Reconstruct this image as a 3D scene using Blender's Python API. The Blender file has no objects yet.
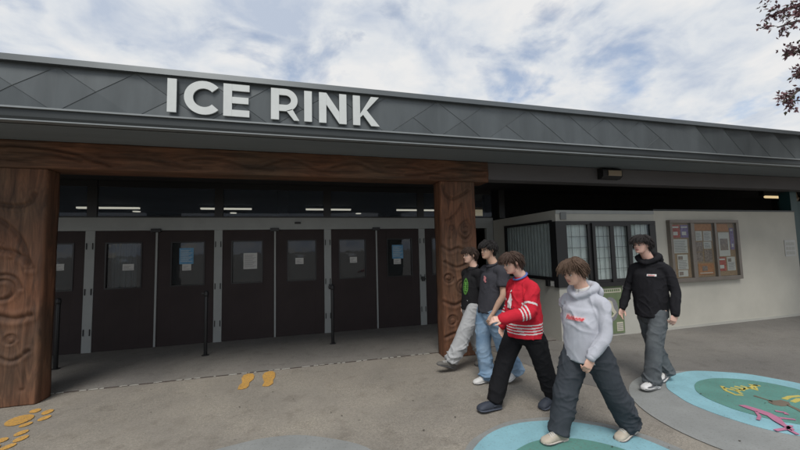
import bpy, bmesh, math, random
import numpy as np
from mathutils import Vector, Matrix, noise
from mathutils.bvhtree import BVHTree
C = bpy.context.scene.collection
rad = math.radians

# ---------------------------------------------------------------- camera, world, sun, exposure
cam_d = bpy.data.cameras.new("camera"); cam = bpy.data.objects.new("camera", cam_d); C.objects.link(cam)
bpy.context.scene.camera = cam
FPX, YAW, PITCH, ROLL = 351.72, 0.2675, 0.0717, -0.0240
cam_d.sensor_width = 36; cam_d.lens = FPX / 800 * 36; cam_d.clip_start = .05; cam_d.clip_end = 2000
fw = Vector((math.sin(YAW)*math.cos(PITCH), math.cos(YAW)*math.cos(PITCH), math.sin(PITCH)))
r0 = Vector((math.cos(YAW), -math.sin(YAW), 0)); u0 = r0.cross(fw)
rt = math.cos(ROLL)*r0 + math.sin(ROLL)*u0; up = -math.sin(ROLL)*r0 + math.cos(ROLL)*u0
cam.matrix_world = Matrix(((rt.x, up.x, -fw.x, 0), (rt.y, up.y, -fw.y, 0), (rt.z, up.z, -fw.z, 1.65), (0, 0, 0, 1)))

SUN_EL, SUN_AZ = rad(55), rad(205)          # azimuth measured from +Y towards +X
world = bpy.data.worlds.new("World"); bpy.context.scene.world = world; world.use_nodes = True
wt = world.node_tree; wn = wt.nodes; wl = wt.links
for n in list(wn): wn.remove(n)
def N(t, **k):
    n = wn.new(t)
    for a, b in k.items(): setattr(n, a, b)
    return n
wo = N('ShaderNodeOutputWorld'); bg = N('ShaderNodeBackground'); bg.inputs[1].default_value = .1
sky = N('ShaderNodeTexSky', sky_type='NISHITA', sun_disc=False); sky.sun_elevation = SUN_EL; sky.sun_rotation = SUN_AZ
tc = N('ShaderNodeTexCoord'); sx = N('ShaderNodeSeparateXYZ'); wl.new(tc.outputs['Generated'], sx.inputs[0])
mz = N('ShaderNodeMath', operation='MAXIMUM'); mz.inputs[1].default_value = .0; wl.new(sx.outputs[2], mz.inputs[0])
az = N('ShaderNodeMath', operation='ADD'); az.inputs[1].default_value = .25; wl.new(mz.outputs[0], az.inputs[0])
dx = N('ShaderNodeMath', operation='DIVIDE'); dy = N('ShaderNodeMath', operation='DIVIDE')
wl.new(sx.outputs[0], dx.inputs[0]); wl.new(az.outputs[0], dx.inputs[1]); wl.new(sx.outputs[1], dy.inputs[0]); wl.new(az.outputs[0], dy.inputs[1])
cb = N('ShaderNodeCombineXYZ'); wl.new(dx.outputs[0], cb.inputs[0]); wl.new(dy.outputs[0], cb.inputs[1])
cb.inputs[2].default_value = 3.1
n1 = N('ShaderNodeTexNoise'); n1.inputs['Scale'].default_value = 3.3; n1.inputs['Detail'].default_value = 9; n1.inputs['Roughness'].default_value = .55; n1.inputs['Distortion'].default_value = .25
n2 = N('ShaderNodeTexNoise'); n2.inputs['Scale'].default_value = 4.6; n2.inputs['Detail'].default_value = 9; n2.inputs['Roughness'].default_value = .55; n2.inputs['Distortion'].default_value = .3
off = N('ShaderNodeVectorMath', operation='ADD'); off.inputs[1].default_value = (7.3, 2.1, 5.)
wl.new(cb.outputs[0], n1.inputs['Vector']); wl.new(cb.outputs[0], off.inputs[0]); wl.new(off.outputs[0], n2.inputs['Vector'])
cr = N('ShaderNodeValToRGB'); cr.color_ramp.elements[0].position = .32; cr.color_ramp.elements[1].position = .45
cr.color_ramp.elements[0].color = (.32, .32, .32, 1)
wl.new(n1.outputs['Fac'], cr.inputs[0])
cc = N('ShaderNodeValToRGB'); e = cc.color_ramp.elements
e[0].position = .32; e[0].color = (.60, .68, .82, 1); e[1].position = .64; e[1].color = (1, 1, 1, 1)
e2 = e.new(.5); e2.color = (.86, .90, .95, 1)
wl.new(n2.outputs['Fac'], cc.inputs[0])
cs = N('ShaderNodeVectorMath', operation='SCALE'); cs.inputs['Scale'].default_value = 5.2
wl.new(cc.outputs[0], cs.inputs[0])
mx = N('ShaderNodeMix', data_type='RGBA'); wl.new(cr.outputs[0], mx.inputs[0]); wl.new(sky.outputs[0], mx.inputs[6]); wl.new(cs.outputs[0], mx.inputs[7])
wl.new(mx.outputs[2], bg.inputs[0]); wl.new(bg.outputs[0], wo.inputs[0])

sd = bpy.data.lights.new("sun", 'SUN'); sun = bpy.data.objects.new("sun", sd); C.objects.link(sun)
sd.energy = 1.5; sd.angle = rad(24); sd.color = (1, .96, .9)
sdir = Vector((math.sin(SUN_AZ)*math.cos(SUN_EL), math.cos(SUN_AZ)*math.cos(SUN_EL), math.sin(SUN_EL)))
sun.rotation_euler = (-sdir).to_track_quat('-Z', 'Y').to_euler()
vs = bpy.context.scene.view_settings; vs.view_transform = 'Standard'; vs.look = 'None'; vs.gamma = 1; vs.exposure = 0.68; vs.use_curve_mapping = False

# ---------------------------------------------------------------- materials
def mat(name, col, rough=.8, var=.0, vscale=6., bump=0., bscale=60., metal=0., spec=.5, vstretch=(1, 1, 1), sss=0., sheen=0., col2=None, detail=4):
    m = bpy.data.materials.new(name); m.use_nodes = True; nt = m.node_tree; b = nt.nodes['Principled BSDF']
    b.inputs['Base Color'].default_value = (*col, 1); b.inputs['Roughness'].default_value = rough
    b.inputs['Metallic'].default_value = metal; b.inputs['Specular IOR Level'].default_value = spec
    if sss: b.inputs['Subsurface Weight'].default_value = sss; b.inputs['Subsurface Radius'].default_value = (.01, .004, .002)
    t = nt.nodes.new('ShaderNodeTexCoord'); mp = nt.nodes.new('ShaderNodeMapping'); mp.inputs['Scale'].default_value = vstretch
    nt.links.new(t.outputs['Object'], mp.inputs[0])
    if var or col2:
        n = nt.nodes.new('ShaderNodeTexNoise'); n.inputs['Scale'].default_value = vscale; n.inputs['Detail'].default_value = detail; n.inputs['Roughness'].default_value = .62
        nt.links.new(mp.outputs[0], n.inputs['Vector'])
        r = nt.nodes.new('ShaderNodeValToRGB'); r.color_ramp.elements[0].position = .3; r.color_ramp.elements[1].position = .7
        a = col; c2 = col2 or tuple(min(1, c*(1+var)) for c in col)
        if not col2: a = tuple(c*(1-var) for c in col)
        r.color_ramp.elements[0].color = (*a, 1); r.color_ramp.elements[1].color = (*c2, 1)
        nt.links.new(n.outputs['Fac'], r.inputs[0]); nt.links.new(r.outputs[0], b.inputs['Base Color'])
    if bump:
        n = nt.nodes.new('ShaderNodeTexNoise'); n.inputs['Scale'].default_value = bscale; n.inputs['Detail'].default_value = 3
        nt.links.new(mp.outputs[0], n.inputs['Vector'])
        bp = nt.nodes.new('ShaderNodeBump'); bp.inputs['Strength'].default_value = bump; bp.inputs['Distance'].default_value = .01
        nt.links.new(n.outputs['Fac'], bp.inputs['Height']); nt.links.new(bp.outputs[0], b.inputs['Normal'])
    return m
def emis(name, col, s):
    m = bpy.data.materials.new(name); m.use_nodes = True; b = m.node_tree.nodes['Principled BSDF']
    b.inputs['Base Color'].default_value = (*col, 1); b.inputs['Emission Color'].default_value = (*col, 1); b.inputs['Emission Strength'].default_value = s
    return m
def glassm(name, tint=(.6, .65, .7), refl=(.9, .93, 1), base=.04, fres=1.0, rough=.02, veil=0., veil_col=(.2, .22, .23)):
    m = bpy.data.materials.new(name); m.use_nodes = True; nt = m.node_tree
    for n in list(nt.nodes):
        if n.type == 'BSDF_PRINCIPLED': nt.nodes.remove(n)
    o = nt.nodes['Material Output']; tr = nt.nodes.new('ShaderNodeBsdfTransparent'); tr.inputs[0].default_value = (*tint, 1)
    g = nt.nodes.new('ShaderNodeBsdfGlossy'); g.inputs[0].default_value = (*refl, 1); g.inputs['Roughness'].default_value = rough
    f = nt.nodes.new('ShaderNodeFresnel'); f.inputs[0].default_value = 1.5
    a = nt.nodes.new('ShaderNodeMath'); a.operation = 'MULTIPLY_ADD'; a.inputs[1].default_value = fres; a.inputs[2].default_value = base
    nz = nt.nodes.new('ShaderNodeTexNoise'); nz.inputs['Scale'].default_value = 2.5; bp = nt.nodes.new('ShaderNodeBump'); bp.inputs['Strength'].default_value = .04; bp.inputs['Distance'].default_value = .05
    nt.links.new(nz.outputs['Fac'], bp.inputs['Height']); nt.links.new(bp.outputs[0], g.inputs['Normal'])
    x = nt.nodes.new('ShaderNodeMixShader'); gm = nt.nodes.new('ShaderNodeNewGeometry'); bk = nt.nodes.new('ShaderNodeMath'); bk.operation = 'SUBTRACT'; bk.inputs[0].default_value = 1; nt.links.new(gm.outputs['Backfacing'], bk.inputs[1])
    ml = nt.nodes.new('ShaderNodeMath'); ml.operation = 'MULTIPLY'; nt.links.new(a.outputs[0], ml.inputs[0]); nt.links.new(bk.outputs[0], ml.inputs[1])   # only the outer face of the pane mirrors
    nt.links.new(f.outputs[0], a.inputs[0]); nt.links.new(ml.outputs[0], x.inputs[0])
    df = nt.nodes.new('ShaderNodeBsdfDiffuse'); df.inputs[0].default_value = (*veil_col, 1); dm = nt.nodes.new('ShaderNodeMixShader'); dm.inputs[0].default_value = veil  # diffuse veil put in to lift black panes, standing in for light on them
    nt.links.new(tr.outputs[0], dm.inputs[1]); nt.links.new(df.outputs[0], dm.inputs[2])
    nt.links.new(dm.outputs[0], x.inputs[1]); nt.links.new(g.outputs[0], x.inputs[2]); nt.links.new(x.outputs[0], o.inputs[0])
    return m

def ground_mat(name, c1, c2, cstone, stone=.5, patch=.25, rough=.85, sp=160., wet=0.):
    """asphalt with exposed pebbles: large stains, small stones of several tones"""
    m = bpy.data.materials.new(name); m.use_nodes = True; nt = m.node_tree; L = nt.links; b = nt.nodes['Principled BSDF']; b.inputs['Roughness'].default_value = rough
    b.inputs['Specular IOR Level'].default_value = .3
    t = nt.nodes.new('ShaderNodeTexCoord')
    def noi(s, d=5, r=.6, dist=0):
        n = nt.nodes.new('ShaderNodeTexNoise'); n.inputs['Scale'].default_value = s; n.inputs['Detail'].default_value = d; n.inputs['Roughness'].default_value = r; n.inputs['Distortion'].default_value = dist
        L.new(t.outputs['Object'], n.inputs['Vector']); return n
    def ramp(src, p0, p1, a, c):
        r = nt.nodes.new('ShaderNodeValToRGB'); r.color_ramp.elements[0].position = p0; r.color_ramp.elements[1].position = p1
        r.color_ramp.elements[0].color = (*a, 1); r.color_ramp.elements[1].color = (*c, 1); L.new(src, r.inputs[0]); return r
    def mixc(f, a, c, mode='MIX'):
        x = nt.nodes.new('ShaderNodeMix'); x.data_type = 'RGBA'; x.blend_type = mode
        if isinstance(f, float): x.inputs[0].default_value = f
        else: L.new(f, x.inputs[0])
        L.new(a, x.inputs[6]); L.new(c, x.inputs[7]); return x.outputs[2]
    base = ramp(noi(.7, 6, .6, .4).outputs['Fac'], .35, .68, c1, c2)
    v = nt.nodes.new('ShaderNodeTexVoronoi'); v.inputs['Scale'].default_value = sp; L.new(t.outputs['Object'], v.inputs['Vector'])
    sv = nt.nodes.new('ShaderNodeSeparateColor'); L.new(v.outputs['Color'], sv.inputs[0])
    st = ramp(sv.outputs[0], 0., 1., tuple(c*.45 for c in cstone), tuple(min(1, c*1.55) for c in cstone))
    # stones show more in worn areas
    wm = ramp(noi(1.3, 4).outputs['Fac'], .38, .62, (stone*.35,)*3, (stone,)*3)
    ws = nt.nodes.new('ShaderNodeSeparateColor'); L.new(wm.outputs[0], ws.inputs[0])
    c = mixc(ws.outputs[0], base.outputs[0], st.outputs[0])
    fine = ramp(noi(35, 4, .7).outputs['Fac'], .3, .7, (1-patch,)*3, (1+patch*.5,)*3)
    c = mixc(1.0, c, fine.outputs[0], 'MULTIPLY')
    big = ramp(noi(.33, 5, .6, .8).outputs['Fac'], .38, .62, (.84, .84, .85), (1.07, 1.06, 1.04)); c = mixc(1.0, c, big.outputs[0], 'MULTIPLY')
    st_ = ramp(noi(4.5, 5, .6, .3).outputs['Fac'], .34, .46, (.86, .85, .84), (1, 1, 1)); c = mixc(1.0, c, st_.outputs[0], 'MULTIPLY')
    # small dark gum spots and grit
    v2 = nt.nodes.new('ShaderNodeTexVoronoi'); v2.inputs['Scale'].default_value = 2.6; L.new(t.outputs['Object'], v2.inputs['Vector'])
    sp2 = ramp(v2.outputs['Distance'], .025, .045, (.45, .45, .45), (1, 1, 1)); c = mixc(.6, c, sp2.outputs[0], 'MULTIPLY')
    v3 = nt.nodes.new('ShaderNodeTexVoronoi'); v3.inputs['Scale'].default_value = 9.; L.new(t.outputs['Object'], v3.inputs['Vector'])
    sp3 = ramp(v3.outputs['Distance'], .04, .08, (.6, .57, .52), (1, 1, 1)); c = mixc(.4, c, sp3.outputs[0], 'MULTIPLY')
    L.new(c, b.inputs['Base Color'])
    bp = nt.nodes.new('ShaderNodeBump'); bp.inputs['Strength'].default_value = .5; bp.inputs['Distance'].default_value = .006
    L.new(v.outputs['Distance'], bp.inputs['Height']); L.new(bp.outputs[0], b.inputs['Normal'])
    return m

def paint_mat(name, col, wear=.5, under=(.13, .125, .115), rough=.6):
    """ground paint worn through to the asphalt in scuffs"""
    m = bpy.data.materials.new(name); m.use_nodes = True; nt = m.node_tree; L = nt.links; b = nt.nodes['Principled BSDF']; b.inputs['Roughness'].default_value = rough
    b.inputs['Specular IOR Level'].default_value = .3
    g = nt.nodes.new('ShaderNodeNewGeometry')
    n = nt.nodes.new('ShaderNodeTexNoise'); n.inputs['Scale'].default_value = 55; n.inputs['Detail'].default_value = 6; n.inputs['Roughness'].default_value = .75
    n2 = nt.nodes.new('ShaderNodeTexNoise'); n2.inputs['Scale'].default_value = 3.; n2.inputs['Detail'].default_value = 5
    L.new(g.outputs['Position'], n.inputs['Vector']); L.new(g.outputs['Position'], n2.inputs['Vector'])
    r = nt.nodes.new('ShaderNodeValToRGB'); r.color_ramp.elements[0].position = .60-.06*wear*2; r.color_ramp.elements[1].position = .66
    L.new(n.outputs['Fac'], r.inputs[0])
    r2 = nt.nodes.new('ShaderNodeValToRGB'); r2.color_ramp.elements[0].position = .3; r2.color_ramp.elements[1].position = .7
    r2.color_ramp.elements[0].color = (*[c*.86 for c in col], 1); r2.color_ramp.elements[1].color = (*[min(1, c*1.1) for c in col], 1); L.new(n2.outputs['Fac'], r2.inputs[0])
    sc = nt.nodes.new('ShaderNodeMath'); sc.operation = 'MULTIPLY'; sc.inputs[1].default_value = wear; L.new(r.outputs[0], sc.inputs[0])
    x = nt.nodes.new('ShaderNodeMix'); x.data_type = 'RGBA'; L.new(sc.outputs[0], x.inputs[0]); L.new(r2.outputs[0], x.inputs[6]); x.inputs[7].default_value = (*under, 1)
    L.new(x.outputs[2], b.inputs['Base Color'])
    bp = nt.nodes.new('ShaderNodeBump'); bp.inputs['Strength'].default_value = .3; bp.inputs['Distance'].default_value = .004; L.new(n.outputs['Fac'], bp.inputs['Height']); L.new(bp.outputs[0], b.inputs['Normal'])
    return m

M = dict(
 asphalt=ground_mat('asphalt', (.225, .208, .182), (.295, .272, .238), (.34, .31, .26), .45, .14),
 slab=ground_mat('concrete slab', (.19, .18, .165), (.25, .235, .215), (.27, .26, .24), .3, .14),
 smooth_asphalt=ground_mat('sealed asphalt', (.165, .158, .147), (.215, .205, .19), (.235, .225, .205), .3, .14),
 grey_paint=paint_mat('grey ground paint', (.255, .265, .26), .55),
 blue_paint=paint_mat('light blue ground paint', (.245, .455, .52), .45),
 green_paint=paint_mat('sea green ground paint', (.11, .265, .23), .65),
 yellow_paint=paint_mat('yellow ground paint', (.55, .45, .11), .75, (.095, .27, .235)),
 orange_paint=paint_mat('orange ground paint', (.60, .34, .085), .9),
 pink_paint=paint_mat('pink ground paint', (.45, .17, .27), .4, (.095, .27, .235)),
 brown_paint=paint_mat('brown ground paint', (.16, .13, .10), .3, (.095, .27, .235)),
 white_paint=paint_mat('white joint filler', (.42, .41, .37), .8),
 metal_panel=mat('grey metal cladding', (.088, .100, .105), .42, .16, 1.6, .05, 3, metal=.35, vstretch=(2.5, 1, .5)),
 metal_cap=mat('metal roof cap', (.10, .112, .118), .4, .08, 2., metal=.4),
 metal_lip=mat('pale metal edge', (.24, .26, .265), .4, .1, 3., metal=.3),
 gutter=mat('dark grey gutter', (.034, .040, .042), .45, .12, 2., metal=.3),
 soffit=mat('grey soffit board', (.17, .195, .21), .6, .08, 1.5, vstretch=(.3, 3, 1)),
 letter=mat('white sign letters', (.57, .60, .595), .5, .04, 8),
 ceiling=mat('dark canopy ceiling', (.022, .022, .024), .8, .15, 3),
 black=mat('black painted steel', (.012, .012, .013), .45),
 void=mat('unlit void black', (.006, .006, .007), .9),  # near-black colour standing in for the deep shade of the void
 beam_grey=mat('dark grey painted beam', (.10, .095, .098), .7, .12, 2., vstretch=(.3, 1, 1)),
 frame_grey=mat('grey painted door frame', (.285, .30, .295), .55, .06, 4),
 door=mat('dark brown painted door', (.037, .028, .028), .65, .16, 1.6, .05, 40, spec=.2),
 wall=mat('cream painted stucco', (.455, .44, .385), .85, .10, .9, .25, 130),
 wall2=mat('pale grey green board wall', (.405, .40, .36), .8, .06, 2., .12, 70),
 win_black=mat('black window frame', (.010, .010, .011), .4),
 curtain=mat('pale grey curtain', (.70, .74, .72), .9, .06, 6),
 blind=mat('grey vertical blind', (.46, .50, .49), .85, .1, 6),
 grille=mat('grey security grille', (.16, .17, .17), .5),
 board_frame=mat('bronze notice board frame', (.17, .15, .13), .45, .1, 5, metal=.3),
 cork=mat('brown cork', (.28, .20, .13), .9, .18, 40, .1, 90),
 paper=mat('white paper', (.50, .50, .48), .8, .05, 12),
 ink=mat('grey print', (.20, .20, .21), .8, .3, 60),
 red_paper=mat('red poster', (.34, .085, .07), .7, .35, 25),
 purple_paper=mat('purple poster', (.20, .16, .30), .7, .35, 25),
 orange_paper=mat('orange brown poster', (.36, .17, .08), .75, .2, 18),
 dark_photo=mat('dark photo print', (.10, .08, .08), .5, .6, 28, col2=(.30, .24, .20)),
 blue_paper=mat('blue notice', (.10, .26, .42), .6, .2, 15),
 olive=mat('olive green poster', (.13, .17, .09), .7, .12, 6),
 cream=mat('cream print', (.5, .48, .38), .7, .08, 10),
 glass=glassm('window glass', (.88, .90, .90), base=.0, fres=.55),
 board_glass=glassm('notice board glass', (.92, .93, .92), base=.0, fres=.3),
 door_glass=glassm('door glass', (.5, .53, .55), base=.01, fres=.8, veil=.10, veil_col=(.22, .24, .245)),
 transom=glassm('dark transom glass', (.62, .67, .75), base=.0, fres=.6, veil=.24, veil_col=(.12, .14, .165)),
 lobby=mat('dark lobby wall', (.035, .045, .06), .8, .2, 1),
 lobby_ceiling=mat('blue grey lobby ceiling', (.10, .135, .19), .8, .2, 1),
 tube=emis('lit tube lamp', (1, .84, .58), 1.15),
 tube_yellow=emis('lit yellow tube', (1, .76, .42), .42),
 lens=mat('floodlight lens', (.30, .24, .17), .3),
 teal=mat('teal painted metal', (.012, .05, .052), .5),
 bark=mat('dark plum bark', (.06, .045, .04), .9, .3, 20, .5, 40),
 leaf=mat('dull purple leaf', (.14, .065, .075), .6, .35, 3),
 leaf2=mat('green purple leaf', (.09, .085, .055), .6, .3, 3),
)
def wood_mat():
    m = bpy.data.materials.new('carved red brown wood'); m.use_nodes = True; nt = m.node_tree; L = nt.links; b = nt.nodes['Principled BSDF']; b.inputs['Roughness'].default_value = .72; b.inputs['Specular IOR Level'].default_value = .3
    t = nt.nodes.new('ShaderNodeTexCoord'); mp = nt.nodes.new('ShaderNodeMapping'); mp.inputs['Scale'].default_value = (1, 1, 1); L.new(t.outputs['Object'], mp.inputs[0])
    at = nt.nodes.new('ShaderNodeAttribute'); at.attribute_name = 'grain'   # grain coordinates: across, along
    n = nt.nodes.new('ShaderNodeTexNoise'); n.inputs['Scale'].default_value = 1.; n.inputs['Detail'].default_value = 7; n.inputs['Roughness'].default_value = .65; n.inputs['Distortion'].default_value = 1.2
    L.new(at.outputs['Vector'], n.inputs['Vector'])
    r = nt.nodes.new('ShaderNodeValToRGB'); e = r.color_ramp.elements
    e[0].position = .30; e[0].color = (.050, .030, .021, 1); e[1].position = .76; e[1].color = (.20, .108, .066, 1)
    a = e.new(.5); a.color = (.105, .057, .037, 1)
    L.new(n.outputs['Fac'], r.inputs[0])
    n2 = nt.nodes.new('ShaderNodeTexNoise'); n2.inputs['Scale'].default_value = 1.1; n2.inputs['Detail'].default_value = 4; L.new(t.outputs['Object'], n2.inputs['Vector'])
    r2 = nt.nodes.new('ShaderNodeValToRGB'); r2.color_ramp.elements[0].position = .35; r2.color_ramp.elements[0].color = (.85, .95, .95, 1); r2.color_ramp.elements[1].position = .6; r2.color_ramp.elements[1].color = (1.2, 1.0, .86, 1); L.new(n2.outputs['Fac'], r2.inputs[0])
    x = nt.nodes.new('ShaderNodeMix'); x.data_type = 'RGBA'; x.blend_type = 'MULTIPLY'; x.inputs[0].default_value = 1; L.new(r.outputs[0], x.inputs[6]); L.new(r2.outputs[0], x.inputs[7])
    # darker brown along the carved grooves
    ag = nt.nodes.new('ShaderNodeAttribute'); ag.attribute_name = 'groove'
    x2 = nt.nodes.new('ShaderNodeMix'); x2.data_type = 'RGBA'; L.new(ag.outputs['Fac'], x2.inputs[0]); L.new(x.outputs[2], x2.inputs[6]); x2.inputs[7].default_value = (.018, .011, .009, 1)
    L.new(x2.outputs[2], b.inputs['Base Color'])
    bp = nt.nodes.new('ShaderNodeBump'); bp.inputs['Strength'].default_value = .5; bp.inputs['Distance'].default_value = .01; L.new(n.outputs['Fac'], bp.inputs['Height']); L.new(bp.outputs[0], b.inputs['Normal'])
    return m
M['wood'] = wood_mat()

# ---------------------------------------------------------------- helpers
def tag(o, label=None, cat=None, group=None, kind=None):
    if label: o['label'] = label
    if cat: o['category'] = cat
    if group: o['group'] = group
    if kind: o['kind'] = kind
    return o
def thing(name, label, cat, loc=(0, 0, 0), group=None):
    o = bpy.data.objects.new(name, None); o.location = loc; o.empty_display_size = .2; C.objects.link(o); tag(o, label, cat, group); return o
def mesh(name, V, F, m, parent=None, smooth=False, mi=None):
    """V in world coordinates; stored relative to the parent's location"""
    V = np.asarray(V, dtype=float).reshape(-1, 3)
    off = np.zeros(3)
    p = parent
    while p is not None: off = off + np.array(p.location); p = p.parent
    me = bpy.data.meshes.new(name); me.from_pydata((V-off).tolist(), [], [list(map(int, f)) for f in F]); me.validate()
    for x in (m if isinstance(m, (list, tuple)) else [m]): me.materials.append(x)
    if smooth: me.polygons.foreach_set('use_smooth', [True]*len(me.polygons))
    if mi is not None and len(mi) == len(me.polygons): me.polygons.foreach_set('material_index', [int(i) for i in mi])
    o = bpy.data.objects.new(name, me); C.objects.link(o); o.parent = parent
    return o
class B:
    """collects shapes of ONE mesh"""
    def __init__(s): s.V = []; s.F = []; s.mi = []
    def add(s, V, F, mi=0):
        n = len(s.V); s.V += [tuple(v) for v in V]; s.F += [[i+n for i in f] for f in F]; s.mi += [mi]*len(F); return s
    def box(s, x0, x1, y0, y1, z0, z1, mi=0, bev=0.):
        if bev:
            bm = bmesh.new(); bmesh.ops.create_cube(bm, size=1)
            for v in bm.verts: v.co = ((x0+x1)/2+v.co.x*(x1-x0), (y0+y1)/2+v.co.y*(y1-y0), (z0+z1)/2+v.co.z*(z1-z0))
            bmesh.ops.bevel(bm, geom=bm.edges[:], offset=bev, segments=2, affect='EDGES', profile=.7)
            bm.verts.ensure_lookup_table(); s.add([v.co[:] for v in bm.verts], [[v.index for v in f.verts] for f in bm.faces], mi); bm.free(); return s
        V = [(x, y, z) for x in (x0, x1) for y in (y0, y1) for z in (z0, z1)]
        return s.add(V, [(0, 1, 3, 2), (4, 6, 7, 5), (0, 4, 5, 1), (2, 3, 7, 6), (0, 2, 6, 4), (1, 5, 7, 3)], mi)
    def prism(s, pts, a, b, axis='y', mi=0):
        """2D polygon extruded: axis y -> pts are (x,z); axis z -> pts are (x,y); axis x -> (y,z)"""
        n = len(pts)
        def P(p, t): return {'y': (p[0], t, p[1]), 'z': (p[0], p[1], t), 'x': (t, p[0], p[1])}[axis]
        V = [P(p, a) for p in pts]+[P(p, b) for p in pts]
        F = [list(range(n)), list(range(2*n-1, n-1, -1))]+[(i, n+i, n+(i+1) % n, (i+1) % n) for i in range(n)]
        return s.add(V, F, mi)
    def tube(s, pts, rr, seg=8, mi=0, ref=None, cap=True):
        V, F = loft(pts, rr, seg, ref, cap); return s.add(V, F, mi)
    def build(s, name, m, parent=None, smooth=False): return mesh(name, s.V, s.F, m, parent, smooth, s.mi)
def loft(pts, rr, seg=12, ref=None, cap=True, sub=0, power=2.):
    P = [np.array(p, float) for p in pts]; R = [(r, r) if np.isscalar(r) else tuple(r) for r in rr]
    if sub:
        Q = []; S = []
        for i in range(len(P)-1):
            p0 = P[max(i-1, 0)]; p1 = P[i]; p2 = P[i+1]; p3 = P[min(i+2, len(P)-1)]
            for k in range(sub):
                t = k/sub; Q.append(.5*((2*p1)+(-p0+p2)*t+(2*p0-5*p1+4*p2-p3)*t*t+(-p0+3*p1-3*p2+p3)*t**3))
                u = t*t*(3-2*t); S.append(tuple(R[i][j]*(1-u)+R[i+1][j]*u for j in (0, 1)))
        P = Q+[P[-1]]; R = S+[R[-1]]
    n = len(P); rings = []
    T = []
    for i in range(n):
        d = P[min(i+1, n-1)]-P[max(i-1, 0)]; T.append(d/(np.linalg.norm(d)+1e-9))
    a0 = np.array(ref if ref is not None else ((1, 0, 0) if abs(T[0][2]) > .9 else (0, 0, 1)), float)
    side = None; ext = []
    def ring(c, t, ra, rb):
        nonlocal side
        s_ = (a0 if (ref is not None or side is None) else side); s_ = s_-t*s_.dot(t)
        if np.linalg.norm(s_) < 1e-4: s_ = np.cross(t, (0, 1, 0))
        s_ = s_/np.linalg.norm(s_); side = s_; w = np.cross(t, s_)
        out = []
        for k in range(seg):
            th = 2*math.pi*k/seg; c_, q = math.cos(th), math.sin(th); e = 2/power
            out.append(c+s_*ra*math.copysign(abs(c_)**e, c_)+w*rb*math.copysign(abs(q)**e, q))
        return out
    if cap:
        m = min(R[0])*(cap[0] if isinstance(cap, tuple) else 1.)
        for q in (75, 40): rings.append(ring(P[0]-T[0]*m*math.sin(rad(q)), T[0], R[0][0]*math.cos(rad(q)), R[0][1]*math.cos(rad(q))))
    for i in range(n): rings.append(ring(P[i], T[i], *R[i]))
    if cap:
        m = min(R[-1])*(cap[1] if isinstance(cap, tuple) else 1.)
        for q in (40, 75): rings.append(ring(P[-1]+T[-1]*m*math.sin(rad(q)), T[-1], R[-1][0]*math.cos(rad(q)), R[-1][1]*math.cos(rad(q))))
    V = [v for r in rings for v in r]; F = []
    for i in range(len(rings)-1):
        for k in range(seg): F.append((i*seg+k, i*seg+(k+1) % seg, (i+1)*seg+(k+1) % seg, (i+1)*seg+k))
    F.append(list(range(seg))[::-1]); F.append([len(V)-seg+k for k in range(seg)])
    return V, F
def disc(cx, cy, r, z, n=72, wob=.0, seed=0):
    return [(cx+(r+wob*noise.noise((math.cos(t)*3, math.sin(t)*3, seed)))*math.cos(t), cy+(r+wob*noise.noise((math.cos(t)*3, math.sin(t)*3, seed)))*math.sin(t), z) for t in [2*math.pi*i/n for i in range(n)]]
def sheet(name, polys, z, m, parent=None):
    """painted marking: thin slab lying on the ground, a few mm thick"""
    b = B()
    for p in polys: b.prism([(q[0], q[1]) for q in p], z-.0035, z, 'z')
    return b.build(name, m, parent)

# ---------------------------------------------------------------- ground
def grid(x0, x1, y0, y1, nx, ny, z, f=None):
    V = []; F = []
    for j in range(ny+1):
        for i in range(nx+1):
            x = x0+(x1-x0)*i/nx; y = y0+(y1-y0)*j/ny; V.append((x, y, z+(f(x, y) if f else 0)))
    for j in range(ny):
        for i in range(nx): a = j*(nx+1)+i; F.append((a, a+1, a+nx+2, a+nx+1))
    return V, F
b = B(); b.add(*grid(-400, 400, -400, 400, 4, 4, -.004)); tag(b.build('ground', M['asphalt']), kind='structure')
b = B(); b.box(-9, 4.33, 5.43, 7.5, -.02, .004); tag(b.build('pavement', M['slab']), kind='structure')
# smoother sealed strip to the right, in front of the ticket booth
pts = [(2.9, 5.40), (3.05, 4.3), (3.25, 3.6)]
cx, cy, R_ = 4.36, 2.44, 1.13
pts += [(cx+R_*math.cos(t), cy+R_*math.sin(t)) for t in [rad(140+i*8) for i in range(12)]]
pts += [(4.3, .4), (14, .2), (14, 5.2), (14, 5.40)]
b = B(); b.prism(pts[::-1], -.02, .0, 'z'); tag(b.build('pavement_seal', M['smooth_asphalt']), kind='structure')
# joint between slab and asphalt with broken pale filler
b = B(); random.seed(3); x = -3.0
while x < 2.0:
    l = random.uniform(.02, .12); y = 5.415+random.uniform(-.006, .006); w = random.uniform(.006, .013)
    b.prism([(x, y-w), (x+l, y-w+random.uniform(-.004, .004)), (x+l-.01, y+w), (x+.01, y+w*random.uniform(.4, 1))], .0, .006, 'z'); x += l+random.choice((.012, .02, .05, .16))
tag(b.build('joint_strip', M['white_paint']), kind='structure')
b = B(); b.box(-9, 4.3, 5.412, 5.43, -.01, .003); tag(b.build('joint_gap', M['bark']), kind='structure')

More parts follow.
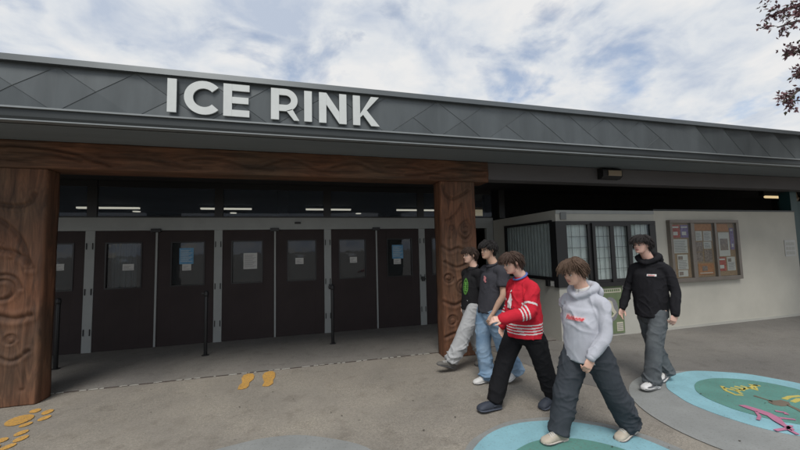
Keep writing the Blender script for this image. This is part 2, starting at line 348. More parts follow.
# painted circles
t = thing('painted_circle', 'plain grey painted circle at the bottom edge, left of the walkers, without any mural', 'ground mural', (-.33, 2.49, 0))
sheet('paint_disc', [disc(-.33, 2.49, 1.0, 0, 72, .03, 1)], .0045, M['grey_paint'], t)
t = thing('painted_circle', 'blue ringed painted circle under the feet of the boy in the grey hoodie', 'ground mural', (1.95, 2.14, 0), 'blue ringed ground murals')
sheet('paint_rim', [disc(1.97, 2.13, .955, 0, 80, .03, 2)], .0045, M['grey_paint'], t)
sheet('paint_ring', [disc(1.955, 2.15, .87, 0, 80, .012, 3)], .0085, M['blue_paint'], t)
sheet('paint_disc', [disc(1.94, 2.10, .605, 0, 80, .012, 4)], .0125, M['green_paint'], t)
t = thing('painted_circle', 'blue ringed painted circle at right with yellow, brown and pink drawings in its green centre', 'ground mural', (4.63, 2.67, 0), 'blue ringed ground murals')
gp = [(cx+(R_)*math.cos(q), cy+(R_)*math.sin(q)) for q in [2*math.pi*i/70 for i in range(70)]]
sheet('paint_rim', [[(cx+(x-cx)*1.045, cy+(y-cy)*1.045) for x, y in gp]], .0045, M['grey_paint'], t)
sheet('paint_ring', [disc(4.665, 2.67, .85, 0, 80, .02, 5)], .0085, M['blue_paint'], t)
sheet('paint_disc', [disc(4.67, 2.66, .59, 0, 80, .02, 6)], .0125, M['green_paint'], t)
def stroke(pts, w):
    out = []; n = len(pts)
    L_ = []; R2 = []
    for i, p in enumerate(pts):
        a = np.array(pts[max(i-1, 0)]); c = np.array(pts[min(i+1, n-1)]); d = c-a; d = d/np.linalg.norm(d); q = np.array([-d[1], d[0]])*w*(1+.5*noise.noise((p[0]*9, p[1]*9, 2)))
        L_.append(tuple(np.array(p)+q)); R2.append(tuple(np.array(p)-q))
    return L_+R2[::-1]
ys = [[(4.60, 3.04), (4.50, 2.94), (4.47, 2.83), (4.53, 2.80)], [(4.56, 3.0), (4.60, 2.90), (4.56, 2.83)], [(4.64, 2.98), (4.68, 2.88), (4.75, 2.91), (4.72, 2.99)], [(4.80, 2.98), (4.83, 2.84), (4.90, 2.90)], [(4.92, 2.97), (5.0, 2.91)], [(4.60, 2.90), (4.85, 2.91), (4.99, 2.94)],
      [(4.80, 2.60), (4.92, 2.62), (5.05, 2.60)], [(4.79, 2.53), (4.93, 2.55), (5.06, 2.50)], [(4.84, 2.47), (5.0, 2.44)]]
sheet('paint_scribble', [stroke(p, .017) for p in ys[:6]], .0165, M['yellow_paint'], t); sheet('paint_scribble', [stroke(p, .02) for p in ys[6:]], .0165, M['yellow_paint'], t)
gu = [stroke([(4.62, 2.75), (4.62, 2.66), (4.62, 2.6)], .014), [(4.56, 2.60), (4.62, 2.63), (4.69, 2.60), (4.74, 2.60), (4.75, 2.54), (4.70, 2.50), (4.63, 2.49), (4.57, 2.50), (4.54, 2.55)], stroke([(4.66, 2.5), (4.62, 2.40), (4.55, 2.30), (4.50, 2.22)], .022)]
sheet('paint_guitar', gu, .0165, M['brown_paint'], t)
pk = [[(4.20, 2.64), (4.26, 2.62), (4.28, 2.50), (4.28, 2.43), (4.24, 2.34), (4.14, 2.25), (4.10, 2.17), (4.04, 2.16), (4.09, 2.25), (4.13, 2.33), (4.19, 2.41), (4.19, 2.49)],
      stroke([(4.20, 2.50), (4.11, 2.42), (4.02, 2.38)], .012), stroke([(4.16, 2.22), (4.06, 2.20), (3.93, 2.21)], .015), stroke([(4.06, 2.20), (4.02, 2.11)], .014), stroke([(4.38, 2.45), (4.42, 2.40), (4.39, 2.37)], .016), stroke([(4.24, 2.35), (4.33, 2.28)], .014)]
sheet('paint_figure', pk, .0205, M['pink_paint'], t)
# footprints and paw prints
fp = [('left boot print of the orange pair beside the pavement joint', [(-.79, 4.81), (-.795, 4.93), (-.772, 5.02), (-.79, 5.12), (-.81, 5.22), (-.80, 5.33), (-.75, 5.38), (-.69, 5.36), (-.655, 5.26), (-.65, 5.12), (-.685, 5.01), (-.672, 4.90), (-.69, 4.82), (-.74, 4.795)]),
      ('right boot print of the orange pair beside the pavement joint', [(-.51, 4.83), (-.50, 4.95), (-.52, 5.06), (-.55, 5.20), (-.535, 5.33), (-.49, 5.375), (-.43, 5.37), (-.39, 5.28), (-.38, 5.12), (-.395, 5.0), (-.385, 4.87), (-.43, 4.80), (-.475, 4.80)])]
for l, p in fp: tag(sheet('boot_print', [p[::-1]], .0045, M['orange_paint']), l, 'boot print', 'orange boot prints')
def blob(cx, cy, a, bb, ang, n=18):
    return [(cx+a*math.cos(q)*math.cos(ang)-bb*math.sin(q)*math.sin(ang), cy+a*math.cos(q)*math.sin(ang)+bb*math.sin(q)*math.cos(ang)) for q in [2*math.pi*i/n for i in range(n)]]
paws = [('orange paw print nearest the left carved pillar', [blob(-2.83, 4.66, .135, .105, rad(110)), blob(-2.83, 4.88, .062, .046, rad(120)), blob(-2.675, 4.80, .068, .046, rad(100)), blob(-2.605, 4.63, .062, .042, rad(80)), blob(-2.69, 4.515, .055, .040, rad(70))]),
        ('orange paw print cut off by the bottom left corner of the picture', [blob(-2.69, 4.02, .13, .10, rad(100)), blob(-2.68, 4.205, .055, .044, rad(120)), blob(-2.605, 4.32, .060, .042, rad(80)), blob(-2.525, 4.185, .062, .042, rad(80)), blob(-2.53, 4.05, .055, .040, rad(70))])]
for l, p in paws: tag(sheet('paw_print', p, .0045, M['orange_paint']), l, 'paw print', 'orange paw prints')

# ---------------------------------------------------------------- rink building
bld = thing('ice_rink_building', 'long low ice rink building with folded grey metal fascia over a dark entrance', 'building', (0, 7.5, 0))
YF = 4.2; XL, XR = -9.0, 15.0
b = B(); b.box(XL, XR, YF+.13, 24, 3.05+.16, 3.588); b.build('roof', M['metal_cap'], bld)
b = B(); b.prism([(YF-.03, 3.592), (YF+.25, 3.592), (YF+.25, 3.67), (YF-.02, 3.66)], XL, XR, 'x'); b.build('roof_cap', M['metal_cap'], bld)
# folded panels: lattice of triangles whose corners stand in or out
random.seed(11); b = B(); p_ = .685; x0 = 1.02-p_*15; zt, zb = 3.592, 3.115
def seam(a, c): b.tube([(a[0], a[1]-.002, a[2]), (c[0], c[1]-.002, c[2])], [(.0026, .0026)]*2, 4, mi=1)
X = x0; i = 0; prev = None
while X < 6.2:
    T = (X, YF+.022+random.uniform(-.006, .006), zt); D = (X, YF+.022+random.uniform(-.006, .006), zb)
    if prev:
        c = ((X+prev[0][0])/2, YF+random.choice((.004, .008, .012, .032, .036)), (zt+zb)/2)
        b.add([prev[0], T, prev[1], D, c], [(0, 4, 1), (1, 4, 3), (3, 4, 2), (2, 4, 0)])
        for q_ in (prev[0], T, prev[1], D):
            if random.random() < .9: seam(q_, c)
    prev = (T, D); X += p_
# saw-tooth panels: slanting folds
Ts = [prev[0][0]]+[prev[0][0]+.45+.63*k for k in range(13)]; Ds = [prev[1][0]]+[prev[1][0]+.95+.66*k for k in range(13)]
for k in range(13):
    a, c, d_, e_ = Ts[k], Ts[k+1], Ds[k], Ds[k+1]
    b.add([(a+.012*(k > 0), YF+.052 if k else prev[0][1], zt), (c, YF+.006, zt), (e_, YF+.006, zb), (d_+.012*(k > 0), YF+.052 if k else prev[1][1], zb)], [(0, 3, 2, 1)])
    b.add([(c, YF+.006, zt), (c+.012, YF+.052, zt), (e_+.012, YF+.052, zb), (e_, YF+.006, zb)], [(0, 3, 2, 1)]); seam((c, YF+.006, zt), (e_, YF+.006, zb))
b.box(XL, XR, YF+.075, YF+.10, 3.12, 3.6)
b.build('fascia_panel', [M['metal_panel'], M['metal_cap']], bld)
b = B(); b.prism([(YF-.075, 3.105), (YF-.075, 3.122), (YF+.06, 3.132), (YF+.06, 3.105)], XL, XR, 'x'); b.prism([(YF-.06, 2.985), (YF-.06, 2.997), (YF+.02, 2.997), (YF+.02, 2.985)], XL, XR, 'x'); b.build('drip_edge', M['metal_lip'], bld)
b = B(); b.prism([(YF-.052, 3.103), (YF+.30, 3.103), (YF+.30, 3.06), (YF+.02, 3.0), (YF-.042, 3.0), (YF-.052, 3.03)], XL, XR, 'x'); b.build('gutter', M['gutter'], bld)
b = B(); b.box(XL, XR, YF+.0, 5.098, 3.052, 3.07); b.build('soffit', M['soffit'], bld)
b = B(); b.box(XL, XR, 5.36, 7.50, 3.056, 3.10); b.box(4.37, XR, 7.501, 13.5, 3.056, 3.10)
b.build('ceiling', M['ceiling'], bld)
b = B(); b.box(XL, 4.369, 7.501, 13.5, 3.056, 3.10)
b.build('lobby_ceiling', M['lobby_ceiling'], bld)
# wood beam and pillars, carved
def carved(name, x0, x1, y0, y1, z0, z1, curves, along, parent, seed, rx=.03, res=.012, knobs=()):
    """rounded timber whose front carries carved grooves and swells; curves: list of (polyline[(x,z)], width, depth)"""
    nx = max(8, int((x1-x0)/res)); nz = max(8, int((z1-z0)/res)); V = []; F = []; gr = []; gv = []
    xs = np.linspace(x0, x1, nx+1); zs = np.linspace(z0, z1, nz+1); XX, ZZ = np.meshgrid(xs, zs)
    disp = np.zeros_like(XX); groove = np.zeros_like(XX)
    for pl, w, d in curves:
        best = np.full_like(XX, 9.); pp = [np.array(p) for p in pl]
        # smooth the polyline
        sm = []
        for i in range(len(pp)-1):
            a, q, c, e_ = pp[max(i-1, 0)], pp[i], pp[i+1], pp[min(i+2, len(pp)-1)]
            for k in range(6):
                s = k/6; sm.append(.5*((2*q)+(-a+c)*s+(2*a-5*q+4*c-e_)*s*s+(-a+3*q-3*c+e_)*s**3))
        sm.append(pp[-1])
        for a, c in zip(sm[:-1], sm[1:]):
            dd = c-a; L2 = dd@dd+1e-9; tt = np.clip(((XX-a[0])*dd[0]+(ZZ-a[1])*dd[1])/L2, 0, 1)
            best = np.minimum(best, np.hypot(XX-a[0]-tt*dd[0], ZZ-a[1]-tt*dd[1]))
        w = w*1.35; g = np.exp(-(best/w)**2); disp += d*g-d*.45*np.exp(-((best-w*2.2)/(w*1.2))**2)
        if d > 0: groove = np.maximum(groove, .36*np.exp(-(best/(w*.8))**2))
    for j in range(nz+1):
        for i in range(nx+1):
            x, z = xs[i], zs[j]; q = .012*noise.noise((x*3+seed, z*2.2, 1))+.006*noise.noise((x*11+seed, z*6, 4))
            ex = 0
            if along == 'z':
                dx_ = min(x-x0, x1-x); ex = rx*max(0, 1-dx_/rx)**2
            V.append((x, y0+disp[j, i]+q+ex, z)); gr.append((x*14+seed, z*1.6, 0) if along == 'z' else (z*14+seed, x*1.4, 0)); gv.append(float(groove[j, i]))
    W = nx+1
    for j in range(nz):
        for i in range(nx): a = j*W+i; F.append((a, a+1, a+W+1, a+W))
    # sides/back as one skirt
    border = [i for i in range(W)]+[j*W+nx for j in range(1, nz+1)]+[nz*W+i for i in range(nx-1, -1, -1)]+[j*W for j in range(nz-1, 0, -1)]
    prev = border; steps = 5
    for s in range(1, steps+1):
        cur = []
        for k in border:
            v = V[k]; cur.append(len(V)); yy = v[1]+(y1-v[1])*s/steps
            V.append((v[0]+.008*noise.noise((yy*7, v[2]*2.5, seed)), yy, v[2])); gr.append((yy*14+seed, v[2]*1.6, 0) if along == 'z' else (yy*14+seed, v[0]*1.4, 3)); gv.append(0.)
        for k in range(len(border)): k2 = (k+1) % len(border); F.append((prev[k], cur[k], cur[k2], prev[k2]))
        prev = cur
    F.append(prev[::-1])
    o = mesh(name, V, F, M['wood'], parent, True)
    a = o.data.attributes.new('grain', 'FLOAT_VECTOR', 'POINT'); a.data.foreach_set('vector', np.array(gr, dtype=np.float32).ravel())
    a = o.data.attributes.new('groove', 'FLOAT', 'POINT'); a.data.foreach_set('value', np.array(gv, dtype=np.float32))
    return o
def spiral(cx, cz, r, a0=0, turns=1.6, s=1): return [(cx+r*(1-.55*k/14)*math.cos(a0+s*k/14*turns*6.28), cz+r*(1-.55*k/14)*math.sin(a0+s*k/14*turns*6.28)) for k in range(15)]
cl = [([(-3.62, 2.40), (-3.4, 2.30), (-3.22, 2.27), (-3.10, 2.32), (-3.06, 2.42)], .016, .022), ([(-3.62, 2.16), (-3.40, 2.12), (-3.22, 1.95), (-3.12, 1.75), (-3.08, 1.6)], .016, .022),
      ([(-3.62, 1.72), (-3.35, 1.76), (-3.15, 1.68), (-3.06, 1.55)], .02, .024), ([(-3.64, .98), (-3.4, 1.02), (-3.2, .97), (-3.05, 1.0)], .02, .022), ([(-3.5, 1.9), (-3.35, 1.83), (-3.25, 1.68)], .012, -.016),
      (spiral(-3.32, 1.32, .17), .014, .018), (spiral(-3.22, .74, .06), .009, .012), ([(-3.64, .5), (-3.4, .58), (-3.2, .5), (-3.05, .6)], .014, .014), ([(-3.10, 1.5), (-3.08, .9), (-3.10, .2)], .012, -.014)]
carved('pillar', -3.62, -2.95, 5.10, 5.33, 0, 2.72, cl, 'z', bld, 3.)
cr_ = [([(2.10, 2.66), (2.14, 2.52), (2.26, 2.44), (2.42, 2.50), (2.54, 2.58)], .015, .024), ([(2.42, 2.36), (2.34, 2.24), (2.24, 2.14), (2.14, 2.10)], .011, .018),
       ([(2.20, 2.4), (2.16, 2.2), (2.22, 2.0), (2.2, 1.85)], .018, -.016), (spiral(2.47, 1.96, .085, 1.2, 1.2), .012, .018), ([(2.47, 2.09), (2.37, 2.0), (2.38, 1.86), (2.47, 1.8), (2.55, 1.88), (2.56, 2.0), (2.5, 2.1)], .013, .02),
       (spiral(2.24, 1.98, .05), .008, .012), ([(2.05, 1.7), (2.2, 1.62), (2.35, 1.66), (2.52, 1.56)], .016, .018), ([(2.1, 1.45), (2.3, 1.36), (2.5, 1.42)], .014, .018), (spiral(2.16, 1.2, .08, 0, 1.4, -1), .011, .016),
       (spiral(2.4, 1.05, .12, 1), .012, .016), ([(2.06, .85), (2.25, .78), (2.45, .86), (2.56, .80)], .016, .018), (spiral(2.2, .55, .08), .01, .014), ([(2.06, .3), (2.3, .36), (2.55, .28)], .015, .016)]
carved('pillar', 2.06, 2.67, 5.10, 5.38, 0, 2.72, cr_, 'z', bld, 9.)
bc = [([(-6+.9*k, 2.86+.05*math.sin(k*1.7)), (-5.6+.9*k, 2.92+.04*math.cos(k)), (-5.2+.9*k, 2.83), (-4.9+.9*k, 2.80)], .012, .012) for k in range(1, 9)]
bc += [([(-3.6, 2.97), (-3.1, 2.98), (-2.7, 2.92), (-2.45, 2.84), (-2.3, 2.78)], .014, .018), ([(-3.3, 2.92), (-2.9, 2.90), (-2.6, 2.82)], .010, .014), ([(1.5, 2.80), (1.9, 2.84), (2.3, 2.92), (2.8, 2.90)], .012, .016), ([(1.9, 2.76), (2.3, 2.78), (2.85, 2.84)], .014, .018)]
carved('beam', -9, 2.90, 5.07, 5.42, 2.722, 3.05, bc, 'x', bld, 5., res=.02)
b = B(); b.box(2.905, XR, 5.12, 5.36, 2.775, 3.05); b.build('beam', M['beam_grey'], bld)
# recess above the booth, behind the beam
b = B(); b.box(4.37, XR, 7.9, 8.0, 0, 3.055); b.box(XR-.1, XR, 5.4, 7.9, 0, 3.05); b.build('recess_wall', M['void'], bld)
b = B(); b.box(XL-.1, XL, YF+.3, 24, 0, 3.2); b.box(XR, XR+.1, YF+.3, 24, 0, 3.2); b.box(XL, XR, 23.9, 24, 0, 3.2); b.build('outer_wall', M['wall'], bld)

# door wall ---------------------------------------------------
YD = 7.5; X0, W = -3.654, 1.0322; ZD, ZT = 2.124, 2.362
def PX(n): return X0+n*W
fr = B(); fr.box(XL, 4.33, YD-.05, YD+.05, ZD, ZT)
for n_ in range(-4, 8, 2): fr.box(PX(n_)-.072, PX(n_)+.072, YD-.045, YD+.045, 0, ZD-.001, bev=.004)
fr.box(4.16, 4.33, YD-.045, YD+.045, 0, ZD-.001)
fr.build('door_frame', M['frame_grey'], bld)
mu = B()
for n_ in range(-4, 9, 2): mu.box(PX(n_)-.075, PX(n_)+.075, YD-.03, YD+.03, ZT+.001, 3.05)
mu.box(XL, 4.33, YD-.02, YD+.02, 2.93, 3.05); mu.box(XL, 4.33, YD-.025, YD+.025, ZT+.001, ZT+.03)
mu.box(-.55, -.33, YD+.35, YD+.45, ZT+.03, 3.05)
mu.build('transom_frame', M['win_black'], bld)
gl = B(); gl.box(XL, 4.33, YD-.004, YD+.004, ZT+.031, 2.929); gl.build('transom_pane', M['transom'], bld)
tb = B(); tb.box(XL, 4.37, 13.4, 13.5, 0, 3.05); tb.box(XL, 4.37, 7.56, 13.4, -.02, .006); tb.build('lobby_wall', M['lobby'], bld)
for i, (xa, xb) in enumerate([(-5.75, -4.30), (-2.84, -1.46), (.04, 1.45), (2.91, 4.30)]):
    t = thing('ceiling_light', ['lit lobby strip light seen through the glass above the leftmost doors', 'lit lobby strip light seen through the glass above the second pair of doors', 'lit lobby strip light seen through the glass above the third pair of doors', 'lit lobby strip light seen through the glass just left of the right pillar'][i], 'ceiling light', ((xa+xb)/2, 11.05, 2.99), 'lobby strip lights')
    q = B(); q.box(xa, xb, 10.98, 11.12, 2.985, 3.054); q.build('housing', M['frame_grey'], t)
    q = B(); q.box(xa+.02, xb-.02, 11.0, 11.1, 2.94, 2.984, bev=.01); q.build('tube', M['tube'], t)
for i, (xx, yy) in enumerate([(-5.0, 12.6), (-2.3, 12.9), (1.95, 12.9)]):
    q = B(); q.tube([(xx, yy, 3.052), (xx, yy, 3.03)], [.10, .10], 14, cap=False)
    tag(q.build('downlight', M['tube']), ['small round lit downlight inside the lobby above the leftmost doors', 'small round lit downlight inside the lobby left of the third strip light', 'small round lit downlight inside the lobby left of the right pillar'][i], 'ceiling light', 'round lobby downlights')
# three visible panels of lit ceiling between pillar and booth
t = thing('ceiling_light', 'two stacked warm lit panels seen between the right pillar and the booth', 'ceiling light', (4.2, 9.5, 2.9))
q = B(); q.box(4.0, 5.3, 9.4, 9.5, 2.62, 2.80); q.build('diffuser', M['tube_yellow'], t); q = B(); q.box(4.0, 5.3, 9.4, 9.5, 2.85, 3.0); q.build('diffuser', M['lens'], t)

leaves = {-2: None, -1: None, 0: None, 1: None, 2: None, 3: None, 4: None, 5: None, 6: None}
words = {-2: 'dark brown door mostly hidden behind the left pillar', -1: 'dark brown door showing at the right side of the left pillar', 0: 'dark brown door with a small white notice and pale curtain behind its pane', 1: 'dark brown door with a blue notice above a white one, second pane from left',
         2: 'dark brown door with the largest white notice on its pane', 3: 'dark brown door left of the middle post with closer, small white notice on a dark pane', 4: 'dark brown door with a small white notice, right behind the third bollard', 5: 'dark brown door with a blue notice, last full door before the right pillar', 6: 'dark brown door half hidden behind the right pillar'}
for n_ in leaves:
    xa, xb = PX(n_), PX(n_+1); thickL = n_ % 2 == 0
    xa += .076 if thickL else .017; xb -= .017 if thickL else .076
    wc = (PX(n_)+PX(n_+1))/2; wl_, wr_, z0, z1 = wc-.265, wc+.265, 1.10, 1.89
    d = thing('entrance_door', words[n_], 'door', ((xa+xb)/2, YD, 0), 'dark brown entrance doors')
    q = B(); ya, yb = YD-.035, YD+.015
    q.box(xa, wl_, ya, yb, .008, ZD-.006, bev=.003); q.box(wr_, xb, ya, yb, .008, ZD-.006, bev=.003); q.box(wl_, wr_, ya, yb, .008, z0); q.box(wl_, wr_, ya, yb, z1, ZD-.006)
    q.build('door_leaf', M['door'], d)
    q = B(); s_ = .022
    q.box(wl_-s_, wl_, ya-.012, ya-.001, z0-s_, z1+s_); q.box(wr_, wr_+s_, ya-.012, ya-.001, z0-s_, z1+s_); q.box(wl_, wr_, ya-.012, ya-.001, z0-s_, z0); q.box(wl_, wr_, ya-.012, ya-.001, z1, z1+s_)
    q.build('window_frame', M['win_black'], d)
    q = B(); q.box(wl_, wr_, YD-.012, YD-.004, z0, z1); q.build('window_pane', M['door_glass'], d)
    if thickL:
        q = B(); q.box(xb+.001, xb+.033, YD-.055, YD-.036, .01, ZD-.01, bev=.003); q.build('astragal', M['frame_grey'], d)
        q = B(); q.box(xb-.07, xb+.09, YD-.10, YD-.052, ZD-.035, ZD+.03, bev=.006); q.build('closer_bracket', M['black'], d)
    hx = xb+.03 if not thickL else xa-.03
    q = B()
    for hz in (.35, 1.05, 1.85): q.tube([(hx, YD-.055, hz-.05), (hx, YD-.055, hz+.05)], [.008, .008], 8)
    q.build('hinge', M['black'], d)
for xx, zz, l in [(.524, .94, 'black lock on the post left of the fifth full door'), (2.545, 1.01, 'black lock on the post just left of the right pillar')]:
    q = B(); q.box(xx-.035, xx+.035, YD-.085, YD-.046, zz-.05, zz+.05, bev=.008); q.box(xx+.01, xx+.06, YD-.115, YD-.086, zz-.012, zz+.012, bev=.004); tag(q.build('door_lock', M['black']), l, 'lock', 'black door locks')
q = B(); q.box(-.18, -.06, YD-.085, YD-.051, 2.235, 2.275, bev=.008); tag(q.build('motion_sensor', M['black']), 'small black sensor on the grey header above the doors', 'sensor')
nt_ = [(-4.184, -4.03, 1.44, 1.555, 'paper', 'small white notice on the door pane beside the left pillar'), (-3.161, -2.984, 1.404, 1.519, 'paper', 'small white notice on the pane with the pale curtain'),
       (-2.256, -2.018, 1.488, 1.788, 'blue_paper', 'blue notice on the door behind the second bollard'), (-2.205, -2.056, 1.368, 1.486, 'paper', 'white notice right below the blue one, left of the second bollard'),
       (-1.143, -.894, 1.356, 1.667, 'paper', 'largest white notice, on the pane right of the second bollard'), (-.169, -.01, 1.42, 1.545, 'paper', 'small white notice on the pane left of the third bollard'),
       (.935, 1.086, 1.411, 1.534, 'paper', 'small white notice on the pane right of the third bollard'), (1.857, 2.107, 1.471, 1.769, 'blue_paper', 'blue notice on the last full door before the right pillar'), (1.889, 2.05, 1.351, 1.468, 'paper', 'white notice right below the blue one near the right pillar')]
for a, c, d_, e_, m_, l in nt_:
    q = B(); q.box(a, c, YD-.020, YD-.014, d_, e_); k = int((e_-d_)/.028)
    for i in range(1, k): q.box(a+.02, c-.02-.03*(i*7 % 3), YD-.0225, YD-.0205, e_-.02-i*.026, e_-.012-i*.026, 1)
    tag(q.build('paper_notice', [M[m_], M['ink'] if m_ == 'paper' else M['paper']]), l, 'notice', 'notices on the doors')
q = B()
for k in range(9): q.tube([(-3.37+k*.045, YD+.12+.02*(k % 2), 1.05), (-3.37+k*.045, YD+.12+.02*(k % 2), 1.93)], [.024, .024], 8)
tag(q.build('curtain', M['curtain']), 'pale curtain inside the second door pane from the left', 'curtain')
# bollards
for i, (xx, l) in enumerate([(-3.59, 'black post beside the left pillar'), (-1.573, 'black post in front of the door with the blue notice'), (.494, 'black post in front of the middle doors')]):
    t = thing('door_post', l, 'post', (xx, 6.57, 0), 'thin black posts in front of the doors')
    q = B(); q.tube([(xx, 6.57, 0), (xx, 6.57, .99)], [.028, .028], 14); q.build('pole', M['black'], t, True)
    q = B(); q.tube([(xx, 6.57, .985), (xx, 6.57, 1.02)], [.038, .036], 14); q.box(xx-.07, xx+.03, 6.55, 6.59, 1.0, 1.025, bev=.005); q.build('cap', M['black'], t)
    q = B(); q.tube([(xx, 6.57, .004), (xx, 6.57, .010)], [.06, .055], 16, cap=False); q.build('base_plate', M['black'], t)

# ---------------------------------------------------------------- sign letters
sg = thing('sign_letters', 'raised white capital letters on the grey metal fascia reading ICE RINK', 'sign', (0, YF, 3.19))
zb, zt = 3.19, 3.56; H = zt-zb; S = .088
def letter(polys):
    q = B()
    for p in polys:
        a = sum(p[i][0]*p[(i+1) % len(p)][1]-p[(i+1) % len(p)][0]*p[i][1] for i in range(len(p)))
        q.prism(p if a > 0 else p[::-1], YF-.018, YF-.001, 'y')
    q.build('letter', M['letter'], sg)
def R4(x0, x1, z0, z1): return [(x0, z0), (x1, z0), (x1, z1), (x0, z1)]
def arc(cx, cz, ro, ri, a0, a1, n=26):
    out = []
    for i in range(n):
        p, q = rad(a0+(a1-a0)*i/n), rad(a0+(a1-a0)*(i+1)/n)
        out.append([(cx+ri[0]*math.cos(p), cz+ri[1]*math.sin(p)), (cx+ro[0]*math.cos(p), cz+ro[1]*math.sin(p)), (cx+ro[0]*math.cos(q), cz+ro[1]*math.sin(q)), (cx+ri[0]*math.cos(q), cz+ri[1]*math.sin(q))])
    return out
letter([R4(-1.41, -1.322, zb, zt)])
letter(arc(-1.055, (zb+zt)/2, (.195, .19), (.108, .105), 42, 318))
letter([R4(-.86, -.772, zb, zt), R4(-.771, -.59, zb, zb+.075), R4(-.771, -.60, (zb+zt)/2-.035, (zb+zt)/2+.038), R4(-.771, -.59, zt-.075, zt)])
letter([R4(-.36, -.272, zb, zt), R4(-.271, -.20, zt-.075, zt), R4(-.271, -.20, zb+.105, zb+.18), [(-.19, zb+.11), (-.105, zb), (-.045, zb), (-.045, zb), (-.125, zb+.135)], ] + arc(-.20, zb+.2375, (.135, .1325), (.06, .0575), -90, 90, 20))
letter([R4(.01, .098, zb, zt)])
letter([R4(.18, .266, zb, zt), R4(.42, .506, zb, zt), [(.267, zt), (.267, zt-.145), (.419, zb), (.419, zb+.145)]])
letter([R4(.585, .673, zb, zt), [(.674, zb+.145), (.81, zt), (.91, zt), (.755, zb+.195), (.915, zb), (.81, zb), (.71, zb+.135), (.674, zb+.10)]])

# ---------------------------------------------------------------- ticket booth (flush with notice-board wall)
YB = 5.30; XB = 4.33; XE = 6.59
bt = thing('ticket_booth', 'pale ticket booth with black framed corner windows beside the carved pillar', 'booth', (XB, YB, 0))
q = B(); q.box(XB, XE, YB, YB+.10, 0, .925); q.box(XB, XB+.10, YB+.101, 7.44, 0, 1.04); q.box(XB, XE, YB, YB+.10, 2.10, 2.30); q.box(XB, XB+.10, YB+.101, 7.44, 2.13, 2.30)
q.box(XB, XB+.10, 6.94, 7.44, 1.041, 2.129); q.build('wall', M['wall2'], bt)
q = B(); q.box(XB+.101, XE, YB+.101, 7.44, 2.26, 2.295); q.build('roof', M['void'], bt)
q = B(); q.box(XB+.12, XE, YB+.12, 7.4, 0, .02); q.box(XB+.9, XE, 7.0, 7.1, 0, 2.25); q.build('inner_wall', M['blind'], bt)
f = B()
def fbar(x0, x1, z0, z1, y0=YB-.03, y1=YB+.010): f.box(x0, x1, y0, y1, z0, z1, bev=.004)
f.box(XB-.028, XB+.20, YB-.028, YB+.012, .926, 2.099); f.box(XB-.028, XB+.012, YB+.0121, YB+.09, .926, 2.099)
fbar(XB+.201, XE, 2.035, 2.099); fbar(XB+.201, XE, .926, 1.03); fbar(6.44, XE-.001, 1.031, 2.034)
fbar(4.985, 5.09, 1.031, 2.034); fbar(5.90, 5.985, 1.031, 2.034)
f.box(5.06, 5.93, YB-.06, YB-.031, .905, .975); f.box(5.06, 5.93, YB-.06, YB-.031, 2.005, 2.065); f.box(5.06, 5.125, YB-.06, YB-.031, .976, 2.004); f.box(5.865, 5.93, YB-.06, YB-.031, .976, 2.004); f.box(5.455, 5.545, YB-.06, YB-.031, .976, 2.004)
f.build('window_frame', M['win_black'], bt)
f = B(); f.box(XB-.026, XB+.012, YB+.091, 6.94, 1.041, 1.10); f.box(XB-.026, XB+.012, YB+.091, 6.94, 2.085, 2.129); f.box(XB-.026, XB+.012, 6.88, 6.94, 1.101, 2.084); f.box(XB-.026, XB+.012, YB+.091, YB+.14, 1.101, 2.084)
f.build('window_frame', M['win_black'], bt)
for (a, c) in [(4.531, 4.984), (5.126, 5.454), (5.546, 5.864), (5.986, 6.439)]:
    q = B(); q.box(a, c, YB-.014, YB-.010, 1.0, 2.034); q.build('window_pane', M['glass'], bt)
q = B(); q.box(XB-.014, XB-.010, YB+.141, 6.879, 1.101, 2.084); q.build('window_pane', M['glass'], bt)
# curtains behind the front panes
V = []; F = []; n = 220
for i in range(n+1):
    x = 4.44+(6.56-4.44)*i/n; y = YB+.045+.010*math.sin(i*.45)+.004*math.sin(i*1.7)
    V += [(x, y, .93), (x, y, 2.095)]
for i in range(n): F.append((2*i, 2*i+2, 2*i+3, 2*i+1))
mesh('curtain', V, F, M['curtain'], bt, True)
V = []; F = []; n = 160
for i in range(n+1):
    y = YB+.10+(6.93-YB-.10)*i/n; x = XB+.045+.012*math.sin(i*.62)+.004*math.sin(i*1.9)
    V += [(x, y, 1.045), (x, y, 2.125)]
for i in range(n): F.append((2*i, 2*i+2, 2*i+3, 2*i+1))
mesh('vertical_blind', V, F, M['blind'], bt, True)

q = B()
for x in (4.65, 4.83, 5.24, 5.36, 5.66, 5.78, 6.1, 6.24, 6.36): q.tube([(x, YB+.0, 1.03), (x, YB+.0, 2.035)], [.0045, .0045], 6)
for z in (1.22, 1.42, 1.62, 1.82): q.tube([(4.53, YB+.006, z), (6.44, YB+.006, z)], [.0045, .0045], 6)
q.build('security_grille', M['grille'], bt)
q = B(); q.box(XB, XE, YB-.012, YB-.001, 2.235, 2.298); q.build('trim_board', M['frame_grey'], bt)
q = B(); q.box(4.42, 4.54, YB-.03, YB-.013, 2.13, 2.26, bev=.004); q.build('vent', M['grille'], bt)
t = thing('intercom', 'small black box with a pale plate under the booth side window', 'intercom', (XB, 5.55, .95))
q = B(); q.box(XB-.05, XB-.001, 5.52, 5.60, .93, 1.05, bev=.006); q.build('case', M['black'], t); q = B(); q.box(XB-.02, XB-.001, 5.40, 5.50, .94, 1.03, bev=.004); q.build('plate', M['paper'], t)
